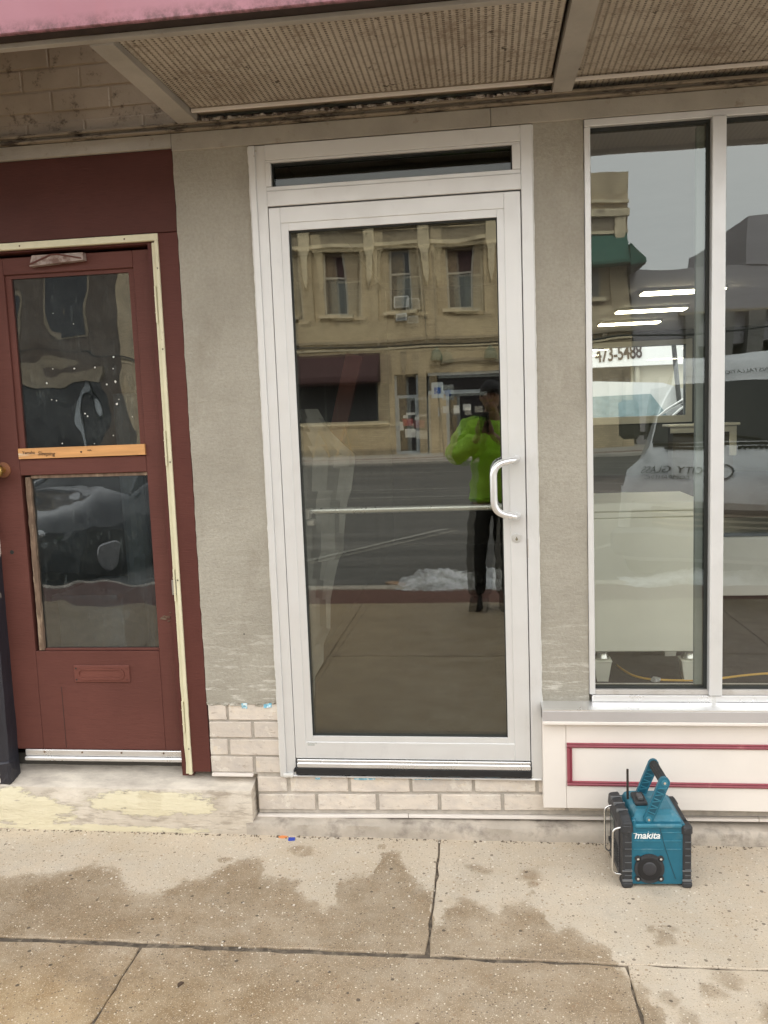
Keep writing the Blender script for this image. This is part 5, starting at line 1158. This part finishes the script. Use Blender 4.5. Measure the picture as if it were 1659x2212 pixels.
def van(name, label, loc, rz, paint, decals):
    t = thing(name, label, 'van', loc, None, rz); LOCAL.add(t.name)
    st = [(0, .34, .80, .55, .78, .80, .72, .84), (.08, .28, .92, .6, .90, .92, .80, .96), (.50, .25, .98, .6, .97, 1.14, .84, 1.205), (.95, .25, 1.0, .6, .99, 1.22, .86, 1.345), (1.0, .25, 1.0, .6, .995, 1.235, .86, 1.375), (1.55, .25, 1.0, .6, 1.0, 1.30, .76, 1.98), (1.62, .25, 1.0, .6, 1.0, 1.32, .77, 2.03), (1.78, .25, 1.0, .6, 1.0, 1.34, .80, 2.20), (2.1, .25, 1.0, .6, 1.0, 1.36, .84, 2.33), (3.8, .25, 1.0, .6, 1.0, 1.36, .86, 2.36), (5.5, .25, 1.0, .6, 1.0, 1.36, .84, 2.34), (5.6, .3, .96, .6, .96, 1.36, .80, 2.28)]
    O('body', MB().loft([sect(*s) for s in st]), paint, t, smooth=True, angle=32)
    ws = O('windshield', MB().loft([[(-.83, -.995, 1.39), (0, -.995, 1.405), (.83, -.995, 1.39)], [(-.785, -1.28, 1.70), (0, -1.28, 1.72), (.785, -1.28, 1.70)], [(-.735, -1.545, 1.99), (0, -1.545, 2.01), (.735, -1.545, 1.99)]], closed=False, caps=False), M_CARGL, t, smooth=True)
    for s in (-1, 1): O('wiper', MB().tube([(s*.15+.1, -1.0, 1.415), (s*.15-.45, -1.06, 1.50)], .012, 6), M_GASKET, ws)
    O('cowl', MB().box(-.80, .80, -1.0, -.93, 1.36, 1.385), M_GASKET, t)
    for k in range(30):
        xx = -.62+k*.042
        if abs(xx) > .06: O('cowl_slot', MB().prism([(xx, -.80), (xx+.016, -.80), (xx+.042, -.90), (xx+.026, -.90)], 1.325, 1.352, 'z'), M_GASKET, t)
    for s in (-1, 1):
        O('side_window', MB().prism([(-1.15, 1.42), (-1.65, 1.98), (-2.3, 2.0), (-2.3, 1.42)], s*.965-.02, s*.965+.02, 'x').xf(Matrix()), M_CARGL, t)
        mr = O('mirror', MB().box(s*1.04-.02, s*1.24, -1.30, -1.16, 1.42, 1.86, .04), M_GASKET, t); O('mirror_arm', MB().box(s*.9, s*1.08, -1.24, -1.20, 1.46, 1.50), M_GASKET, mr)
        hl = O('headlight', MB().loft([[(s*.62, .012, .66), (s*.88, -.02, .66), (s*.88, -.06, .90), (s*.64, -.03, .86)], [(s*.62, -.1, .66), (s*.955, -.2, .66), (s*.955, -.25, .99), (s*.66, -.12, .95)]]), M_LAMP, t)
        for v in (.95, 4.6): wheel(t, s*.90, -v, .36, .25)
    g_ = O('grille', MB().box(-.58, .58, -.03, .020, .60, .80, .02), M_GASKET, t)
    for z in (.65, .70, .75): O('grille_bar', MB().box(-.56, .56, .018, .032, z-.01, z+.01), M_CHROME, g_)
    O('bumper', MB().box(-.95, .95, -.12, .10, .34, .60, .04), M_DIRTYP, t)
    O('front_fascia', MB().box(-.80, .80, -.10, .010, .36, .79, .03), M_DIRTYP, t)
    O('hood_line', MB().box(-.78, .78, -.030, -.012, .835, .848), M_GASKET, t)
    # decals on the sloping front of the hood
    def hoodmap(x, s):   # x across, s up the hood from its front edge
        pts = ((0, -.08, .985), (.49, -.50, 1.23), (.97, -.95, 1.37))
        for (a, y0, z0), (b, y1, z1) in zip(pts, pts[1:]):
            if s <= b or b == .97:  # noqa
                u = (s-a)/(b-a); return (x, y0+(y1-y0)*u+.004, z0+(z1-z0)*u+.008)
    for body_, size, x0, s0 in decals:
        me = text_mesh(body_, size, .001)
        for v in me.vertices:
            px, py, pz = hoodmap(x0-v.co.x, s0+v.co.y*1.45); v.co = (px, py, pz)
        me.materials.clear(); me.materials.append(M_DECAL); put('hood_lettering', me, t)
    ring = MB()
    for k in range(28):
        a, b = 2*math.pi*k/28, 2*math.pi*(k+1)/28; q = []
        for (ang, rr_) in ((a, .125), (b, .125), (b, .108), (a, .108)): q.append(hoodmap(.02+rr_*math.cos(ang), .26+1.2*rr_*math.sin(ang)))
        ring.quad(*q)
    O('round_emblem', ring, M_DECAL, t)
    return t
vn = van('white_van', 'white glass-company van parked nose-in behind the photographer, mirrored in the shop window', (2.88, -4.90, -.365), R(25), M_VANW,
         [("CITY GLASS", .122, -.15, .24), ("COMPANY INC", .064, -.27, .13)])
hm = text_mesh("MOA : INSTALLATION", .075, .001, shear=.2)
hm.transform(Matrix.Translation((.50, -1.66, 2.10)) @ Matrix.Rotation(R(-38), 4, 'X') @ FACE_SHOP); hm.materials.clear(); hm.materials.append(M_DECAL); put('roof_lettering', hm, vn)
O('roof_header', MB().box(-.70, .70, -1.70, -1.66, 2.06, 2.09), M_VANW, vn)
M_v2 = thing('white_delivery_van', 'tall white van parked behind the shop with pale blue side glass', 'van', (2, 19, -.1)); 
O('body', MB().prism([(0.2, .3), (0.2, 2.0), (.5, 2.12), (3.6, 2.12), (5.2, 2.02), (6.0, 1.75), (6.6, 1.15), (7.4, .95), (7.5, .3)], 18.6, 20.5), P_WHT, M_v2)
O('side_glass', MB().prism([(1.2, 1.22), (1.2, 1.66), (3.4, 1.74), (4.9, 1.76), (5.3, 1.22)], 18.57, 18.6), simple('pale_side_glass', (.30, .40, .42), .2, bump=0), M_v2)
for xx in (1.5, 5.9): O('wheel', MB().cyl((xx, 18.55, .27), (0, 1, 0), .36, .25, 24), M_TYRE, M_v2)

# ================================================================ THE PHOTOGRAPHER
def skin(J, E, rad, sub=2):
    me = bpy.data.meshes.new('s'); names = list(J); idx = {n: i for i, n in enumerate(names)}
    me.from_pydata([J[n] for n in names], [(idx[a], idx[b]) for a, b in E], []); ob = bpy.data.objects.new('s', me); COL.objects.link(ob)
    ob.modifiers.new('Skin', 'SKIN'); sv = me.skin_vertices[0].data
    for n in names:
        r_ = rad[n]; sv[idx[n]].radius = r_ if isinstance(r_, tuple) else (r_, r_)
    sv[0].use_root = True
    m = ob.modifiers.new('Sub', 'SUBSURF'); m.levels = sub; m.render_levels = sub
    dg = bpy.context.evaluated_depsgraph_get(); out = bpy.data.meshes.new_from_object(ob.evaluated_get(dg)); bpy.data.objects.remove(ob); return out
px, py = .835, -3.70
J = dict(pelvis=(px, py, .70), waist=(px, py+.01, .88), chest=(px, py, 1.12), upper=(px, py+.01, 1.26), neck=(px-.005, py+.03, 1.37), head=(px-.01, py+.06, 1.47),
         shl=(px-.19, py+.01, 1.27), ell=(px-.325, py+.12, 1.05), wrl=(px-.13, py+.45, 1.20), hal=(px-.105, py+.515, 1.26),
         shr=(px+.19, py+.01, 1.27), elr=(px+.30, py+.13, 1.04), wrr=(px+.04, py+.45, 1.19), har=(px-.02, py+.515, 1.25),
         hipl=(px-.11, py-.02, .66), knl=(px-.155, py-.05, .24), anl=(px-.165, py-.20, -.16), tol=(px-.185, py-.05, -.205),
         hipr=(px+.09, py-.02, .66), knr=(px+.08, py-.05, .24), anr=(px+.07, py-.17, -.16), tor=(px+.10, py-.02, -.205))
E = [('pelvis', 'waist'), ('waist', 'chest'), ('chest', 'upper'), ('upper', 'neck'), ('neck', 'head'), ('upper', 'shl'), ('shl', 'ell'), ('ell', 'wrl'), ('wrl', 'hal'), ('upper', 'shr'), ('shr', 'elr'), ('elr', 'wrr'), ('wrr', 'har'),
     ('pelvis', 'hipl'), ('hipl', 'knl'), ('knl', 'anl'), ('anl', 'tol'), ('pelvis', 'hipr'), ('hipr', 'knr'), ('knr', 'anr'), ('anr', 'tor')]
rad = dict(pelvis=(.15, .12), waist=(.15, .115), chest=(.17, .125), upper=(.13, .10), neck=.058, head=.06, shl=.065, ell=.045, wrl=.030, hal=(.036, .024), shr=.065, elr=.045, wrr=.030, har=(.036, .024),
           hipl=.085, knl=.058, anl=.045, tol=.04, hipr=.085, knr=.058, anr=.045, tor=.04)
person = thing('person', 'person in lime jacket and dark trousers holding up a phone, mirrored in the glass', 'person', (px, py, G))
body_me = skin(J, E, rad)
b = bmesh.new(); b.from_mesh(body_me); H_ = MB(); H_.b.free(); H_.b = b
hc = Vector((px-.01, py+.075, 1.535))
H_.ell(hc, (.076, .094, .118), 20); H_.ell(hc+Vector((0, .055, -.075)), (.045, .045, .045), 14)
H_.ell(hc+Vector((0, .098, -.015)), (.014, .022, .024), 10); H_.ell(hc+Vector((0, .086, -.058)), (.026, .012, .010), 10)
for s in (-1, 1): H_.ell(hc+Vector((s*.078, -.005, -.01)), (.012, .02, .032), 10); H_.ell(hc+Vector((s*.030, .082, .012)), (.016, .012, .010), 10)
# hands: palms beside the phone, four fingers wrapped over its face, thumbs on the side
PH = Vector((CAM.x, CAM.y-.014, 1.335))
for s, hn_ in ((-1, 'hal'), (1, 'har')):
    c = PH+Vector((s*.046, -.016, -.055)); H_.ell(c, (.020, .030, .044), 12); H_.tube([Vector(J[hn_]), c], [.028, .026], 10)
    for k in range(4):
        z = c.z+.034-.021*k; L = (.034, .040, .037, .028)[k]
        H_.tube([(c.x, c.y-.008, z), (c.x-s*.006, c.y-.030, z+.003), (c.x-s*(.012+L*.55), c.y-.034, z+.004), (c.x-s*(.012+L), c.y-.026, z+.004)], [.0095, .009, .0082, .0065], 8)
    H_.tube([(c.x, c.y+.01, c.z+.03), (c.x-s*.004, c.y+.022, c.z+.052), (c.x-s*.012, c.y+.020, c.z+.074)], [.0115, .0105, .008], 8)
tm = H_.mesh('t', None); to = bpy.data.objects.new('t', tm); COL.objects.link(to); rm = to.modifiers.new('R', 'REMESH'); rm.mode = 'VOXEL'; rm.voxel_size = .006; rm.use_smooth_shade = True
sm = to.modifiers.new('S', 'SMOOTH'); sm.factor = .5; sm.iterations = 2
dg = bpy.context.evaluated_depsgraph_get(); bme = bpy.data.meshes.new_from_object(to.evaluated_get(dg)); bpy.data.objects.remove(to)
bme.materials.clear(); bme.materials.append(simple('skin', (.33, .19, .13), .5, bump=0, var=.08)); put('body', bme, person)
def cloth(name, keys, edges, grow, mat, cuts=None, wr=.012, hem=None):
    JJ = {k: J[k] for k in keys}; JJ.update(cuts or {}); rr_ = {k: (tuple(q+grow for q in rad[k]) if isinstance(rad[k], tuple) else rad[k]+grow) for k in keys}
    for k in (cuts or {}): rr_[k] = hem[k]
    me = skin(JJ, edges, rr_, 3)
    for v in me.vertices:
        n = mnoise.noise(Vector((v.co.x*8, v.co.y*8, v.co.z*15)))+.7*mnoise.noise(Vector((v.co.x*30, v.co.y*30, v.co.z*14))); v.co += v.normal*n*wr
    for p in me.polygons: p.use_smooth = True
    me.materials.clear(); me.materials.append(mat); return put(name, me, person)
cloth('jacket', ['waist', 'chest', 'upper', 'shl', 'ell', 'wrl', 'shr', 'elr', 'wrr'], [('waist', 'hem'), ('waist', 'chest'), ('chest', 'upper'), ('upper', 'shl'), ('shl', 'ell'), ('ell', 'wrl'), ('upper', 'shr'), ('shr', 'elr'), ('elr', 'wrr'), ('upper', 'collar')], .042,
      simple('lime_hi_vis_fabric', (.42, .78, .06), .7, var=.15, vs=9, bump=.3, bs=30), {'hem': (px, py+.01, .72), 'collar': (px, py+.03, 1.375)}, .024, {'hem': (.205, .165), 'collar': .080})
cloth('trousers', ['pelvis', 'hipl', 'knl', 'hipr', 'knr'], [('pelvis', 'hipl'), ('hipl', 'knl'), ('knl', 'cl'), ('pelvis', 'hipr'), ('hipr', 'knr'), ('knr', 'cr'), ('pelvis', 'belt')], .032,
      simple('dark_denim', (.018, .022, .028), .8, var=.3, vs=12, bump=.3, bs=40), {'cl': (px-.165, py-.19, -.14), 'cr': (px+.07, py-.16, -.14), 'belt': (px, py, .82)}, .009, {'cl': .078, 'cr': .078, 'belt': (.15, .12)})
for s, a in ((-1, 'anl'), (1, 'anr')):
    t0 = Vector(J[a]); O('boot', MB().loft([[(t0.x+s*.0-.045, t0.y-.10, G), (t0.x+.045, t0.y-.10, G), (t0.x+.045, t0.y-.09, G+.12), (t0.x-.045, t0.y-.09, G+.12)], [(t0.x-.052, t0.y+.05, G), (t0.x+.052, t0.y+.05, G), (t0.x+.045, t0.y+.04, G+.13), (t0.x-.045, t0.y+.04, G+.13)], [(t0.x+s*.02-.045, t0.y+.19, G), (t0.x+s*.02+.045, t0.y+.19, G), (t0.x+s*.02+.035, t0.y+.18, G+.055), (t0.x+s*.02-.035, t0.y+.18, G+.055)]]), M_RUBBER, person, smooth=True)
O('cap', MB().ell(hc+Vector((0, -.008, .030)), (.085, .100, .100), 20).prism([(hc.x-.07, hc.y+.07), (hc.x+.07, hc.y+.07), (hc.x+.05, hc.y+.15), (hc.x-.05, hc.y+.15)], hc.z+.045, hc.z+.055, 'z'), simple('dark_cap', (.03, .03, .035), .8), person, smooth=True, angle=40)
ph = thing('phone', 'dark smartphone held upright in both hands of the person', 'phone', PH)
O('case', MB().box(PH.x-.036, PH.x+.036, PH.y-.005, PH.y+.0035, PH.z-.078, PH.z+.072, .003), M_GASKET, ph)
O('screen', MB().box(PH.x-.032, PH.x+.032, PH.y-.0062, PH.y-.0052, PH.z-.066, PH.z+.060), M_WINGREY, ph)
O('camera_lens', MB().cyl((PH.x-.022, PH.y+.003, PH.z+.056), (0, 1, 0), .006, .002, 12), M_CHROME, ph)
bpy.context.view_layer.update()
